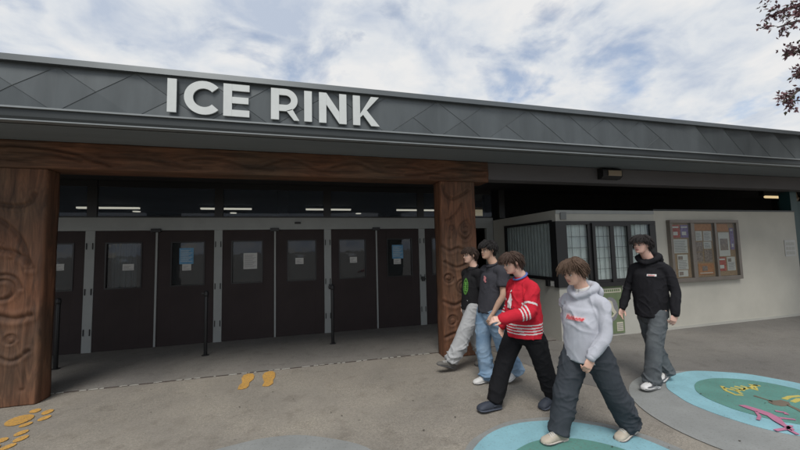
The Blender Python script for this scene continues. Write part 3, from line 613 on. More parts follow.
# poster under the window
t = thing('poster', 'olive green poster with a round pale picture low on the booth wall', 'poster', (5.43, YB, .04))
q = B(); q.box(5.15, 5.70, YB-.012, YB-.002, .04, .90); q.build('backing', M['olive'], t)
q = B(); q.box(5.19, 5.66, YB-.016, YB-.0125, .78, .86)
q.build('title_band', M['cream'], t)
q = B()
for i in range(9): q.box(5.21+i*.048, 5.245+i*.048, YB-.019, YB-.0165, .80, .84)
q.build('lettering', M['olive'], t)
q = B(); q.prism([(5.40+.17*math.cos(-a), .48+.22*math.sin(-a)) for a in [6.283*i/32 for i in range(32)]], YB-.0155, YB-.0125, 'y'); q.build('round_picture', M['ink'], t)
q = B(); q.prism([(5.27, .40), (5.33, .52), (5.36, .66), (5.44, .62), (5.47, .50), (5.53, .42), (5.44, .34), (5.33, .33)][::-1], YB-.019, YB-.016, 'y'); q.prism([(5.33, .42), (5.40, .47), (5.46, .40), (5.40, .36)][::-1], YB-.021, YB-.0195, 'y', 1); q.build('drawing', [M['cream'], M['olive']], t)
q = B(); q.box(5.52, 5.66, YB-.016, YB-.0125, .08, .24)
for k in range(4): q.box(5.53, 5.65, YB-.018, YB-.0165, .10+k*.033, .112+k*.033, 1)
q.build('text_block', [M['cream'], M['ink']], t)
# notice board wall
wlb = thing('side_wall', 'plain cream wall that carries the notice board, right of the booth', 'wall', (6.6, YB, 0))
q = B(); q.box(XE+.001, 10.72, YB+.004, YB+.18, 0, 2.30); q.build('panel', M['wall'], wlb)
q = B(); q.box(XE+.001, 10.72, YB-.012, YB+.003, 0, .05); q.build('skirting', M['wall2'], wlb)
q = B(); q.box(XE+.001, 10.74, YB-.005, YB+.2, 2.301, 2.33); q.build('coping', M['gutter'], wlb)
q = B(); q.box(10.73, 10.95, YB+.05, YB+.25, 0, 2.78); q.box(10.96, 12.5, YB+.3, YB+.4, 0, 2.6); tag(q.build('corner_column', M['teal']), 'dark teal column past the right end of the cream wall', 'column')
q = B(); q.box(10.28, 10.63, YB-.008, YB+.002, 1.31, 1.67)
for i in range(3):
    for j in range(3): q.box(10.31+i*.10, 10.39+i*.10, YB-.011, YB-.0085, 1.35+j*.10, 1.42+j*.10, 1)
tag(q.build('paper_notice', [M['paper'], M['wall2']]), 'faint white sheet near the right end of the cream wall', 'notice')
bd = thing('notice_board', 'wide bronze framed notice board with three glazed cork panels', 'notice board', (7.86, YB, .9))
q = B(); a, c, d_, e_ = 6.90, 8.79, .895, 2.115; y0, y1 = YB-.075, YB+.003
q.box(a, c, y0, y1, d_, d_+.075, bev=.005); q.box(a, c, y0, y1, e_-.06, e_, bev=.005); q.box(a, a+.06, y0, y1, d_+.076, e_-.061, bev=.004); q.box(c-.075, c, y0, y1, d_+.076, e_-.061, bev=.004)
q.box(7.44, 7.535, y0, y1, d_+.076, e_-.061, bev=.004); q.box(8.09, 8.145, y0, y1, d_+.076, e_-.061, bev=.004); q.build('frame', M['board_frame'], bd)
for (a, c) in [(6.961, 7.439), (7.536, 8.089), (8.146, 8.714)]:
    q = B(); q.box(a, c, YB-.02, YB-.001, .972, 2.053); q.build('cork_panel', M['cork'], bd)
    q = B(); q.box(a, c, YB-.060, YB-.056, .972, 2.053); q.build('glass_pane', M['board_glass'], bd)
ps = [('red_paper', 7.0, 7.205, 1.765, 2.02, 'red sheet, top left in the left panel of the notice board'), ('purple_paper', 7.225, 7.43, 1.765, 2.02, 'purple sheet, top right in the left panel of the notice board'),
      ('paper', 7.02, 7.38, 1.46, 1.735, 'wide white sheet in the middle of the left panel'), ('paper', 7.09, 7.36, 1.14, 1.43, 'white sheet below the wide one in the left panel'), ('paper', 7.09, 7.34, 1.0, 1.125, 'small white slip at the bottom of the left panel'),
      ('orange_paper', 7.56, 8.07, 1.905, 2.035, 'long orange strip along the top of the centre panel'), ('paper', 7.62, 7.79, 1.70, 1.89, 'small white sheet, upper left in the centre panel'), ('paper', 7.83, 8.05, 1.69, 1.89, 'white sheet, upper right in the centre panel'), ('paper', 7.82, 8.03, 1.53, 1.675, 'half white sheet, right side of the centre panel'),
      ('dark_photo', 7.61, 7.79, 1.475, 1.67, 'dark photo, left side of the centre panel'), ('dark_photo', 7.60, 7.77, 1.28, 1.46, 'dark photo lowest on the left side of the centre panel'), ('dark_photo', 7.82, 8.03, 1.27, 1.51, 'biggest dark photo, right side of the centre panel'), ('orange_paper', 7.63, 8.05, 1.01, 1.235, 'orange sheet with a dark picture at the bottom of the centre panel'),
      ('orange_paper', 8.19, 8.54, 1.88, 2.035, 'orange sheet at the top of the right panel'), ('paper', 8.24, 8.55, 1.37, 1.86, 'tall sheet with a dark picture in the right panel'), ('red_paper', 8.19, 8.40, 1.07, 1.35, 'red and white sheet at the bottom left of the right panel'), ('paper', 8.44, 8.67, 1.07, 1.35, 'white sheet at the bottom right of the right panel'), ('purple_paper', 8.58, 8.69, 1.5, 1.95, 'narrow grey purple strip on the right side of the right panel')]
random.seed(5)
for i, (m_, a, c, d_, e_, l) in enumerate(ps):
    q = B(); q.box(a, c, YB-.026, YB-.0215, d_, e_); y = (YB-.0285, YB-.0265)
    if m_ == 'paper':
        z = e_-.03
        if (e_-d_) > .4: q.box(a+.04, c-.05, *y, d_+.12, e_-.13, 2)
        else:
            if random.random() < .6: q.box(a+.02, a+(c-a)*.5, *y, z-.07, z, 2); z -= .085
            while z > d_+.02: q.box(a+.02, c-.02-random.random()*.06, *y, z-.008, z, 1); z -= .022
    elif m_ == 'orange_paper' and e_-d_ > .2: q.box(a+.10, c-.18, *y, d_+.08, e_-.05, 2); q.box(a+.03, c-.04, *y, d_+.03, d_+.045, 1)
    elif m_ in ('red_paper', 'purple_paper'):
        q.box(a+.02, c-.03, *y, e_-.06, e_-.03, 1); q.box(a+.03, a+(c-a)*.7, *y, d_+.05, d_+.12, 1)
    tag(q.build('pinned_sheet', [M[m_], M['ink'] if m_ == 'paper' else M['paper'], M['dark_photo']]), l, 'notice', 'sheets pinned in the notice board')

# floodlight on the right beam, lamps under the right soffit
t = thing('floodlight', 'small dark floodlight with tan lens fixed to the grey beam', 'floodlight', (5.35, 5.1, 2.95))
q = B(); q.prism([(5.118, 3.03), (5.04, 3.03), (4.99, 2.99), (4.99, 2.88), (5.05, 2.84), (5.118, 2.84)], 5.13, 5.56, 'x'); q.build('housing', M['black'], t)
q = B(); q.prism([(4.985, 2.985), (4.978, 2.985), (4.978, 2.90), (5.03, 2.855), (5.036, 2.86), (4.985, 2.905)], 5.24, 5.53, 'x'); q.build('lens', M['lens'], t)
t = thing('ceiling_light', 'lit yellow tube lamp under the ceiling above the right end of the cream wall', 'ceiling light', (11.4, 6.0, 2.8))
q = B(); q.box(11.1, 11.8, 6.02, 6.12, 2.80, 3.05); q.build('housing', M['black'], t)
q = B(); q.tube([(11.12, 6.0, 2.76), (11.78, 6.0, 2.76)], [.032, .032], 10); q.build('tube', M['tube_yellow'], t)
q = B(); q.tube([(12.35, 6.1, 3.05), (12.35, 6.1, 2.80), (12.35, 6.1, 2.75)], [.03, .09, .11], 12); tag(q.build('downlight', M['lens']), 'small unlit round lamp right of the yellow tube lamp', 'ceiling light')
# ---------------------------------------------------------------- people
def remesh(parts, voxel, smooth=2):
    """union of closed shapes as one continuous surface"""
    V = []; F = []
    for v, f in parts: n = len(V); V += [tuple(q) for q in v]; F += [[i+n for i in g] for g in f]
    me = bpy.data.meshes.new('tmp'); me.from_pydata(V, [], F); me.validate()
    bm = bmesh.new(); bm.from_mesh(me); bmesh.ops.recalc_face_normals(bm, faces=bm.faces); bm.to_mesh(me); bm.free()
    o = bpy.data.objects.new('tmp', me); C.objects.link(o)
    m = o.modifiers.new('r', 'REMESH'); m.mode = 'VOXEL'; m.voxel_size = voxel; m.adaptivity = 0
    if smooth: s = o.modifiers.new('s', 'SMOOTH'); s.factor = .5; s.iterations = smooth
    dg = bpy.context.evaluated_depsgraph_get(); dg.update(); e = o.evaluated_get(dg); em = e.to_mesh()
    co = np.empty(len(em.vertices)*3, dtype=np.float32); em.vertices.foreach_get('co', co); no = np.empty_like(co); em.vertices.foreach_get('normal', no)
    ls = np.empty(len(em.loops), dtype=np.int32); em.loops.foreach_get('vertex_index', ls)
    st = np.empty(len(em.polygons), dtype=np.int32); em.polygons.foreach_get('loop_start', st); tt = np.empty(len(em.polygons), dtype=np.int32); em.polygons.foreach_get('loop_total', tt)
    faces = [ls[a:a+b].tolist() for a, b in zip(st, tt)]
    e.to_mesh_clear(); bpy.data.objects.remove(o); bpy.data.meshes.remove(me)
    return co.reshape(-1, 3).astype(float), faces, no.reshape(-1, 3).astype(float)
def wrinkle(V, Nn, amp, scales, seed, mask=None):
    """cloth folds: narrow rounded ridges along warped noise level lines; scales = ((sx, sy, sz), weight, lean)"""
    out = np.array(V); d = np.zeros(len(V)); nz = noise.noise
    for (sc, a, lean) in scales:
        for i in range(len(out)):
            p = V[i]; wz = p[2]+lean*(p[0]*.7+p[1])
            w = nz((p[0]*3+seed, p[1]*3, p[2]*3))*.9
            n = nz((p[0]*sc[0]+seed+w, p[1]*sc[1]+w, wz*sc[2]+seed*.7))
            q = max(0., 1-abs(n)*3.4); m = .5+1.1*nz((p[0]*4+seed*2, p[1]*4, p[2]*5+3))
            d[i] += a*q*q*max(0., m)
    for i in range(len(out)): out[i] += Nn[i]*amp*1.1*(d[i]-.25)*(mask(V[i]) if mask else 1.)
    return out

HH = .225
def headpt(z, th):
    zs = [-.50, -.47, -.42, -.34, -.25, -.12, 0, .12, .25, .36, .44, .49, .505]
    fr = [.24, .33, .385, .395, .405, .405, .385, .415, .395, .31, .20, .08, 0]
    bk = [.12, .02, -.04, -.10, -.19, -.32, -.41, -.455, -.455, -.40, -.30, -.17, -.08]
    wd = [.08, .15, .205, .25, .285, .33, .345, .355, .35, .30, .215, .10, .01]
    f = np.interp(z, zs, fr); b_ = np.interp(z, zs, bk); w = np.interp(z, zs, wd)
    cx = (f+b_)/2+(.02 if z > -.2 else .0); c_, s_ = math.cos(th), math.sin(th); e = 2/2.25
    x = cx+(f-cx if c_ > 0 else cx-b_)*math.copysign(abs(c_)**e, c_); y = w*math.copysign(abs(s_)**e, s_)
    if c_ > 0:
        g = lambda d, s: math.exp(-(d/s)**2)
        ay = abs(y)
        na = np.interp(z, [-.17, -.135, -.10, -.02, .07, .12], [0, .055, .12, .072, .022, 0]); nw = np.interp(z, [-.15, -.09, .07], [.055, .050, .032])
        x += na*g(y, nw)
        x -= .045*g(ay-.135, .062)*g(z-.0, .045)
        x += .022*g(ay-.12, .10)*g(z-.075, .03)
        x += .014*g(ay-.20, .07)*g(z+.10, .06)
        x += .030*g(y, .085)*g(z+.222, .020)+.026*g(y, .075)*g(z+.275, .022)-.012*g(y, .09)*g(z+.248, .009)
        x += .026*g(y, .09)*g(z+.42, .055)-.012*g(y, .10)*g(z+.335, .03)
    return x, y, z
def headframe(c, yaw, pitch, roll=0, s=HH):
    """maps head units to the world; facing -X at yaw 0, yaw>0 turns towards the camera (-Y), pitch>0 looks down"""
    F = np.array([-math.cos(yaw)*math.cos(pitch), -math.sin(yaw)*math.cos(pitch), -math.sin(pitch)]); L = np.array([math.sin(yaw), -math.cos(yaw), 0.])
    U = np.cross(F, L); L2 = L*math.cos(roll)+U*math.sin(roll); U2 = -L*math.sin(roll)+U*math.cos(roll)
    c = np.array(c, float)
    return lambda x, y, z: c+s*(F*x+L2*y+U2*z)
def head_mesh(fm):
    nz, nt = 64, 72; V = []; F = []
    for j in range(nz+1):
        z = -.5+1.003*(1-math.cos(math.pi*j/nz))/2
        for k in range(nt): V.append(fm(*headpt(z, 2*math.pi*(k+.5)/nt-math.pi)))
    for j in range(nz):
        for k in range(nt): F.append((j*nt+k, j*nt+(k+1) % nt, (j+1)*nt+(k+1) % nt, (j+1)*nt+k))
    F.append(list(range(nt))[::-1]); F.append([nz*nt+k for k in range(nt)])
    return V, F
def ear(fm, s):
    pts = []; 
    for k in range(9):
        a = rad(-60+k*33); pts.append(fm(-.03+.055*math.cos(a)-.02*math.sin(a), s*(.355+.045*(.5-.5*math.cos(a))), -.03+.105*math.sin(a)))
    V, F = loft(pts, [(.0055, .0055)]*9, 8)
    V2, F2 = loft([fm(-.02, s*.335, .06), fm(-.03, s*.355, .0), fm(-.01, s*.345, -.09)], [(.010, .006), (.013, .006), (.008, .006)], 8)
    return [(V, F), (V2, F2)]
def hand(w, d, n, curl, s=1., thumb_side=1, L=.18):
    """w wrist, d finger direction, n palm normal (palm side), curl radians per joint; returns shapes"""
    w = np.array(w, float); d = np.array(d, float); d /= np.linalg.norm(d); n = np.array(n, float); n -= d*n.dot(d); n /= np.linalg.norm(n); t = np.cross(n, d)*thumb_side
    k = L/.18; out = [loft([w-d*.02*k, w+d*.02*k, w+d*.055*k, w+d*.088*k], [(.024*k, .018*k), (.031*k, .016*k), (.039*k, .0145*k), (.037*k, .011*k)], 12, ref=t)]
    for i, (o, ln, r) in enumerate([(.029, .070, .0088), (.010, .080, .0092), (-.010, .074, .0088), (-.028, .058, .0078)]):
        p = w+d*.082*k+t*o*k; a = curl*(.55+.18*i); pts = [p]; ang = 0; q = p
        for f in (.45, .31, .24):
            ang += a*(1. if f > .4 else .9); dd = d*math.cos(ang)+n*math.sin(ang)+t*o*.8*(1 if f > .4 else 0); dd /= np.linalg.norm(dd); q = q+dd*ln*f*k*1.05; pts.append(q)
        out.append(loft(pts, [r*k, r*.95*k, r*.86*k, r*.62*k], 8))
    p0 = w+d*.022*k+t*.022*k; p1 = p0+(d*.6+t*.62+n*.35)*.034*k; p2 = p1+(d*.85+t*.15+n*.45)*.032*k; p3 = p2+(d*.8-t*.15+n*.5)*.022*k
    out.append(loft([p0, p1, p2, p3], [.013*k, .011*k, .0098*k, .007*k], 8))
    return out
def shoe(P_, name, heel, toe, m_up, m_sole, style='sneaker', lift=0., lab=None, sc=1.):
    """heel and toe: points on the sole line (world)"""
    heel = np.array(heel, float); toe = np.array(toe, float); d = toe-heel; Ln = np.linalg.norm(d); d /= Ln
    L_ = np.cross((0, 0, 1), d); L_ /= np.linalg.norm(L_); U = np.cross(d, L_)
    f = lambda t, y, z: heel+d*t*Ln+L_*y+U*z
    ts = [0, .03, .10, .25, .42, .60, .78, .90, .97, 1.0]
    hw = [.018, .030, .036, .037, .036, .044, .050, .044, .030, .012]
    if style == 'clog': hw = [.02, .034, .040, .041, .043, .052, .058, .053, .040, .018]; ht = [.045, .065, .07, .068, .085, .085, .074, .060, .045, .03]
    elif style == 'chunky': hw = [.022, .036, .042, .042, .041, .049, .054, .047, .033, .014]; ht = [.07, .10, .112, .108, .10, .082, .066, .055, .042, .028]
    else: ht = [.065, .09, .10, .098, .09, .075, .060, .050, .038, .024]
    sh = .030 if style == 'chunky' else .022
    t = thing(name, None, None); t.parent = P_; t.location = tuple(heel-np.array(P_.location))
    def section(k, z0, z1, wmul, seg=14):
        out = []
        for i in range(seg):
            a = 2*math.pi*i/seg; c_, s_ = math.cos(a), math.sin(a); y = hw[k]*wmul*math.copysign(abs(c_)**.7, c_); z = (z0+z1)/2+(z1-z0)/2*math.copysign(abs(s_)**.8, s_)
            if z1 > .05: y *= 1-.35*max(0, (z-.03)/(z1-.02)) 
            out.append(f(ts[k], y, z))
        return out
    def skin(z0f, z1f, wm):
        V = []; F = []; seg = 14
        for k in range(len(ts)): V += section(k, z0f(k), z1f(k), wm, seg)
        for k in range(len(ts)-1):
            for i in range(seg): F.append((k*seg+i, k*seg+(i+1) % seg, (k+1)*seg+(i+1) % seg, (k+1)*seg+i))
        F.append(list(range(seg))[::-1]); F.append([(len(ts)-1)*seg+i for i in range(seg)]); return V, F
    V, F = skin(lambda k: .008, lambda k: ht[k], .97); o = mesh('upper', V, F, m_up, t, True); ss = o.modifiers.new('s', 'SUBSURF'); ss.levels = ss.render_levels = 2
    V, F = skin(lambda k: .0+(.010 if k == 9 else 0), lambda k: sh+(.004 if k < 3 else 0), 1.09); o = mesh('sole', V, F, m_sole, t, True); ss = o.modifiers.new('s', 'SUBSURF'); ss.levels = ss.render_levels = 1
    if style == 'clog':
        q = B(); q.tube([f(.42, .044, .045), f(.22, .046, .055), f(.03, .030, .058), f(-.02, 0, .058), f(.03, -.030, .058), f(.22, -.046, .055), f(.42, -.044, .045)], [(.009, .003)]*7, 8, ref=U); q.build('heel_strap', m_up, t, True)
        for a in (.62, .72, .82):
            for y in (-.02, .0, .02): q = B(); q.tube([f(a, y, .082-.05*max(0, a-.6)*2-.30*abs(y)), f(a, y, .086-.05*max(0, a-.6)*2-.30*abs(y))], [.0045, .004], 6); q.build('vent_hole', M['black'], t)

    else:
        q = B()
        for a in (.50, .57, .64, .71):
            z = np.interp(a, ts, ht)+.006; q.tube([f(a, -.026, z-.014), f(a, 0, z), f(a, .026, z-.014)], [.0042]*3, 6)
        q.build('laces', M['lace'], t)
        for s in (1, -1):      # dark line round the front of the sole
            q = B(); q.tube([f(a, s*(np.interp(a, ts, hw)*1.09+.001), sh*.62) for a in (.30, .5, .7, .85, .94, .985)], [(.0035, .0025)]*6, 6); q.build('sole_line', M['shoe_grey'], t)
        if style == 'chunky':
            for s in (1, -1):
                q = B(); q.tube([f(.30, s*.043, .062), f(.50, s*.046, .050), f(.72, s*.053, .046), f(.90, s*.045, .040)], [(.007, .004)]*4, 8); q.build('side_stripe', M['shoe_grey'], t)
                q = B(); q.tube([f(.50, s*.030, .092), f(.60, s*.042, .066), f(.70, s*.051, .044)], [(.006, .004)]*3, 8); q.build('side_stripe', M['shoe_grey'], t)
    return t
def hair(P_, fm, m, seed, fringe, nl=420, th=.065, length=.42, curl=.0, part=0., side=.0, back=-.25, puff=1., sideburn=.02):
    """scalp cap plus many tapered locks, one mesh"""
    rnd = random.Random(seed); b = B()
    def hairline(t):      # lowest z of hair at azimuth t (0 = front)
        a = abs(t); return np.interp(a, [0, .55, .95, 1.25, 1.55, 1.9, 2.4, 3.15], [.27, .25, .17, .02+sideburn*-2, .06, -.06, back, back])
    nz, nt = 40, 64; V = []; F = []
    for j in range(nz+1):
        z = -.42+.925*j/nz
        for k in range(nt):
            t = 2*math.pi*(k+.5)/nt-math.pi; x, y, zz = headpt(z, t); hl = hairline(t); d = max(-.06, min(1, (z-hl)/.16)); d = d*th*puff if d > 0 else d
            c = np.array([x+.0, y, zz-.05]); r = np.linalg.norm(c); q = 1+(d*(1+.35*noise.noise((x*7+seed, y*7, z*7))))/r
            if d < 0: q = 1-.10
            V.append(fm(c[0]*q, c[1]*q, c[2]*q+.05))
    for j in range(nz):
        for k in range(nt): F.append((j*nt+k, j*nt+(k+1) % nt, (j+1)*nt+(k+1) % nt, (j+1)*nt+k))
    F.append(list(range(nt))[::-1]); F.append([nz*nt+k for k in range(nt)]); b.add(V, F)
    for i in range(nl):
        t = rnd.uniform(-math.pi, math.pi); hl = hairline(t); z = hl+(.50-hl)*rnd.random()**.8; z = min(z, .495)
        front = max(0, math.cos(t))
        x, y, zz = headpt(z, t); p = np.array([x, y, zz]); nrm = np.array([x+.02, y, zz-.0]); nrm /= np.linalg.norm(nrm)
        dn = np.array([.0, 0, -1.])-nrm*(-nrm[2]); 
        crown = max(0, (z-.25)/.25)
        d = dn*(.9)+np.array([front*1.1*(1-.2*crown)+.1, side*(1 if crown > .2 else .4)+rnd.uniform(-.25, .25), 0])*(.35+.65*(crown+front*.7))
        if front < .2: d = dn+np.array([-.35, 0, 0])*abs(math.cos(t))
        d = d-nrm*nrm.dot(d)*.9; d /= (np.linalg.norm(d)+1e-6)
        ln = length*rnd.uniform(.5, 1.25)*(1. if front > .25 else .75); lift = th*puff*rnd.uniform(.5, 1.9); pts = []; q = p+nrm*lift*.6
        ph = rnd.uniform(0, 6.28); cut = rnd.gauss(0, .055)
        for s in range(6):
            pts.append(np.array(q)); step = ln/5
            dd = d+np.array([0, 0, -.16*s])+nrm*(.22-.07*s)+curl*np.array([math.sin(ph+s*1.7), math.cos(ph*1.3+s*1.9), math.sin(ph*2+s*2.2)])
            dd /= np.linalg.norm(dd); q = q+dd*step
            # keep out of the head
            rr = math.hypot(q[0]/.46, q[1]/.37)**2+((q[2]-.03)/.49)**2
            if rr < 1.10: q = np.array([q[0], q[1], q[2]-.03])*math.sqrt(1.12/max(rr, .2))+np.array([0, 0, .03])
            if q[0] > .2 and q[2] < fringe+cut: break
        if len(pts) < 3: continue
        W_ = [fm(*v) for v in pts]; r = rnd.uniform(.003, .008); n_ = len(W_)
        b.tube(W_, [(r*1.5*(1-.8*(k/(n_-1))**1.5), r*.7*(1-.8*(k/(n_-1))**1.5)) for k in range(n_)], 5)
    return b.build('hair', m, P_, True)
def rows(name, V, F, mats, parent, idx=None): return mesh(name, V, F, mats, parent, True, idx)
def limb(pts, rr, seg=16, sub=5, ref=None, cap=True): return loft(pts, rr, seg, ref, cap, sub)
def facecenters(V, F): return np.array([V[f].mean(axis=0) for f in F])
def project(P_, name, polys, m, bvh, org, Rt, Up, Fw, lift=.003, sub=.008):
    """polygons in (u,v) metres on the chest plane, laid onto the cloth"""
    bm = bmesh.new()
    for p in polys:
        vs_ = [bm.verts.new((a, c, 0)) for a, c in p]
        try: bm.faces.new(vs_)
        except ValueError: pass
    bmesh.ops.triangulate(bm, faces=bm.faces[:])
    for _ in range(4):
        ed = [e for e in bm.edges if e.calc_length() > sub]
        if not ed: break
        bmesh.ops.subdivide_edges(bm, edges=ed, cuts=1); bmesh.ops.triangulate(bm, faces=[f for f in bm.faces if len(f.verts) > 3])
    bm.verts.ensure_lookup_table(); V = []
    for v in bm.verts:
        o = Vector(org)+Vector(Rt)*v.co.x+Vector(Up)*v.co.y+Vector(Fw)*.5
        h = bvh.ray_cast(o, -Vector(Fw)); pt = h[0]+Vector(Fw)*lift if h[0] is not None else o-Vector(Fw)*.5
        V.append(pt[:])
    F = [[v.index for v in f.verts] for f in bm.faces]; bm.free(); n = len(V)
    F = F
    return mesh(name, V, F, m, P_, True)
def textpolys(s, h, shear=0.):
    cu = bpy.data.curves.new('t', 'FONT'); cu.body = s; cu.size = h; cu.shear = shear; cu.align_x = 'CENTER'; cu.align_y = 'CENTER'; cu.resolution_u = 2; cu.offset = .0008*h/.03
    o = bpy.data.objects.new('t', cu); C.objects.link(o); dg = bpy.context.evaluated_depsgraph_get(); dg.update(); me = o.evaluated_get(dg).to_mesh()
    P = [[(me.vertices[i].co.x, me.vertices[i].co.y) for i in p.vertices] for p in me.polygons]; o.evaluated_get(dg).to_mesh_clear(); bpy.data.objects.remove(o); bpy.data.curves.remove(cu); return P

def cloth(name, c, var=.12, **k): return mat(name, c, .92, var, 9, .35, 260, spec=.15, **k)
M.update(lace=mat('pale laces', (.5, .5, .48), .9), shoe_grey=mat('dark grey shoe trim', (.09, .09, .10), .6), lip=mat('lip', (.42, .19, .17), .5), eye_white=mat('eye white', (.6, .58, .56), .25), iris=mat('dark iris', (.03, .02, .015), .15), white_cloth=cloth('white cloth', (.62, .62, .61)))
def skinm(n, c): return mat(n, c, .55, .07, 14, .15, 300, spec=.35, sss=.12)

def person(J):
    base = J['base']; P_ = thing('person', J['label'], 'person', base, 'boys walking past the entrance')
    A = {k: np.array(v, float) for k, v in J.items() if isinstance(v, (tuple, list)) and len(v) == 3 and not isinstance(v[0], (bpy.types.Material, str)) and k not in ('base', 'skin')}
    sk = skinm('skin', J['skin']); seed = J['seed']
    fm = headframe(A['head'], rad(J['hyaw']), rad(J['hpitch']), rad(J.get('hroll', 0)), J.get('hs', .207))
    cy_ = rad(J['cyaw']); Fc = np.array([-math.cos(cy_), -math.sin(cy_), 0.]); Lc = np.array([math.sin(cy_), -math.cos(cy_), 0.])
    neck, pel = A['neck'], A['pelvis']; sl = A['lsh']; sr = A['rsh']; mid = (sl+sr)/2
    # body: head, neck, torso, arms, hands and legs in one surface
    parts = [head_mesh(fm)]
    for s in (1, -1): parts += ear(fm, s)
    hb = fm(-.10, 0, -.30); parts.append(limb([neck+(0, 0, -.06), neck+(0, 0, .0), (neck+hb)/2, hb, fm(-.08, 0, -.12)], [(.075, .065), (.060, .058), (.054, .056), (.054, .056), (.05, .06)], 18, 3, ref=Lc))
    parts.append(limb([pel, pel*.5+mid*.5, mid, neck+(0, 0, -.02)], [(.14, .09), (.12, .085), (.13, .065), (.045, .045)], 20, 4, ref=Lc))
    k = J.get('armk', 1.)
    for s, sh, el, wr in (('l', sl, A['lel'], A['lwr']), ('r', sr, A['rel'], A['rwr'])):
        parts.append(limb([mid*.4+sh*.6+(0, 0, -.04), sh+(0, 0, -.03), sh*.45+el*.55, el, el*.6+wr*.4, wr], [.04, .042*k, .042*k, .037*k, .036*k, (.026, .022)], 14, 3))
        hd = J.get(s+'hd'); d = np.array(hd, float) if hd is not None else wr-el
        nrm = np.array(J.get(s+'hn', (0, 1 if s == 'l' else -1, 0)), float)
        parts += hand(wr, d, nrm, J.get(s+'curl', .55), thumb_side=(-1 if s == 'l' else 1), L=.175)
    for s in 'lr':
        parts.append(limb([pel*.5+A[s+'hip']*.5, A[s+'hip'], A[s+'hip']*.5+A[s+'kn']*.5, A[s+'kn'], A[s+'kn']*.6+A[s+'an']*.4, A[s+'an']], [.08, .08, .068, .05, .048, .034], 14, 3))
    V, F, Nn = remesh(parts, .0042, 1)
    idx = np.zeros(len(F), int)
    # lips
    fc = facecenters(V, F); c0 = np.array(fm(0, 0, 0)); X_ = np.array(fm(1, 0, 0))-c0; Y_ = np.array(fm(0, 1, 0))-c0; Z_ = np.array(fm(0, 0, 1))-c0; s2 = X_.dot(X_)
    rel = (fc-c0); hx, hy, hz = rel@X_/s2, rel@Y_/s2, rel@Z_/s2
    idx[(hx > .30) & (abs(hy) < .105-.8*abs(hz+.25)) & (hz > -.295) & (hz < -.205)] = 1
    mesh('body', V, F, [sk, M['lip']], P_, True, idx)
    for s in (1, -1):
        e = B(); c = fm(.338, s*.135, .002); r = .0115
        for j in range(7):
            pass
        vv = []; ff = []
        ax = X_/np.linalg.norm(X_); gaze = ax
        a1 = Y_/np.linalg.norm(Y_); a2 = Z_/np.linalg.norm(Z_)
        for j in range(9):
            ph = math.pi*j/8
            for q in range(12): t = 2*math.pi*q/12; vv.append(c+r*(gaze*math.cos(ph)+math.sin(ph)*(a1*math.cos(t)+a2*math.sin(t))))
        mi = []
        for j in range(8):
            for q in range(12): ff.append((j*12+q, j*12+(q+1) % 12, (j+1)*12+(q+1) % 12, (j+1)*12+q)); mi.append(1 if j < 2 else 0)
        e.V = vv; e.F = ff; e.mi = mi; e.build('eye', [M['eye_white'], M['iris']], P_, True)
        e = B(); e.tube([fm(.385, s*.06, .070), fm(.40, s*.12, .088), fm(.355, s*.20, .082), fm(.30, s*.245, .055)], [(.003, .004), (.004, .005), (.0035, .004), (.002, .002)], 6); e.build('eyebrow', J['hairm'], P_, True)
        e = B(); e.tube([fm(.375, s*.085, .018), fm(.385, s*.135, .030), fm(.350, s*.19, .015)], [.0022]*3, 5); e.build('eyelash', J['hairm'], P_, True)
    hair(P_, fm, J['hairm'], seed, **J['hair'])
    # trousers
    br = J['leg']; parts = []; up_ = pel+(0, 0, J.get('waist', .10)); Lp = np.array([.0, -1., 0]); 
    parts.append(limb([up_, pel+(0, 0, .0), pel+(0, 0, -.10)], [(.125, .09), (.155, .115), (.145, .115)], 20, 4, ref=Lp))
    for s in 'lr':
        hp, kn, an = A[s+'hip'], A[s+'kn'], A[s+'an']; dd = an-kn; dd = dd/np.linalg.norm(dd)
        parts.append(limb([hp+(0, 0, .0), hp*.6+kn*.4, kn, kn*.5+an*.5, an+dd*J.get('hem', .0)], [br[0], br[1], br[2], br[3], br[4]], 20, 5, ref=(0, 1, 0), cap=(1., .12)))
    V, F, Nn = remesh(parts, .0085, 3)
    an_z = lambda p: .8+1.3*max(0., min(1., (.42-p[2])/.3))
    V = wrinkle(V, Nn, J.get('wr', .007), [((5, 5, 9), 1.7, .5), ((4, 4, 13), 1.0, -.7), ((11, 11, 4), .7, .2)], seed, an_z)
    tr = rows('trousers', V, F, J['trm'], P_)
    # top
    w = J['top']; parts = []
    parts.append(limb([pel+np.array(w.get('hemoff', (0, 0, .0)))+(0, 0, w['hemz']-pel[2]), pel*.6+mid*.4+(0, 0, .0), pel*.25+mid*.75, mid+(0, 0, -.05), mid*.65+neck*.35+(0, 0, -.01), neck+(0, 0, w.get('neckz', -.01))],
        [w['r'][0], w['r'][1], w['r'][2], w['r'][3], (.115, .085), w.get('nr', (.072, .068))], 24, 6, ref=Lc, cap=(.08, .5)))
    for s, sh, el, wr in (('l', sl, A['lel'], A['lwr']), ('r', sr, A['rel'], A['rwr'])):
        inn = mid*.45+sh*.55
        if w['sleeve'] == 'short':
            e = sh*(1-w.get('sl', .62))+el*w.get('sl', .62); parts.append(limb([inn, sh+(0, 0, -.01), sh*.5+e*.5, e], [(.085, .075), (.082, .076), (.076, .072), (.080, .072)], 18, 4, ref=Fc, cap=(.8, .08)))
        else:
            q = w['sl']; d = (wr-el)/np.linalg.norm(wr-el); parts.append(limb([inn, sh+(0, 0, -.025), sh*.5+el*.5, el, el*.45+wr*.55, wr-d*.035, wr-d*.0], [(.07, .07), q[0], q[1], q[2], q[3], q[4], q[5]], 18, 5))
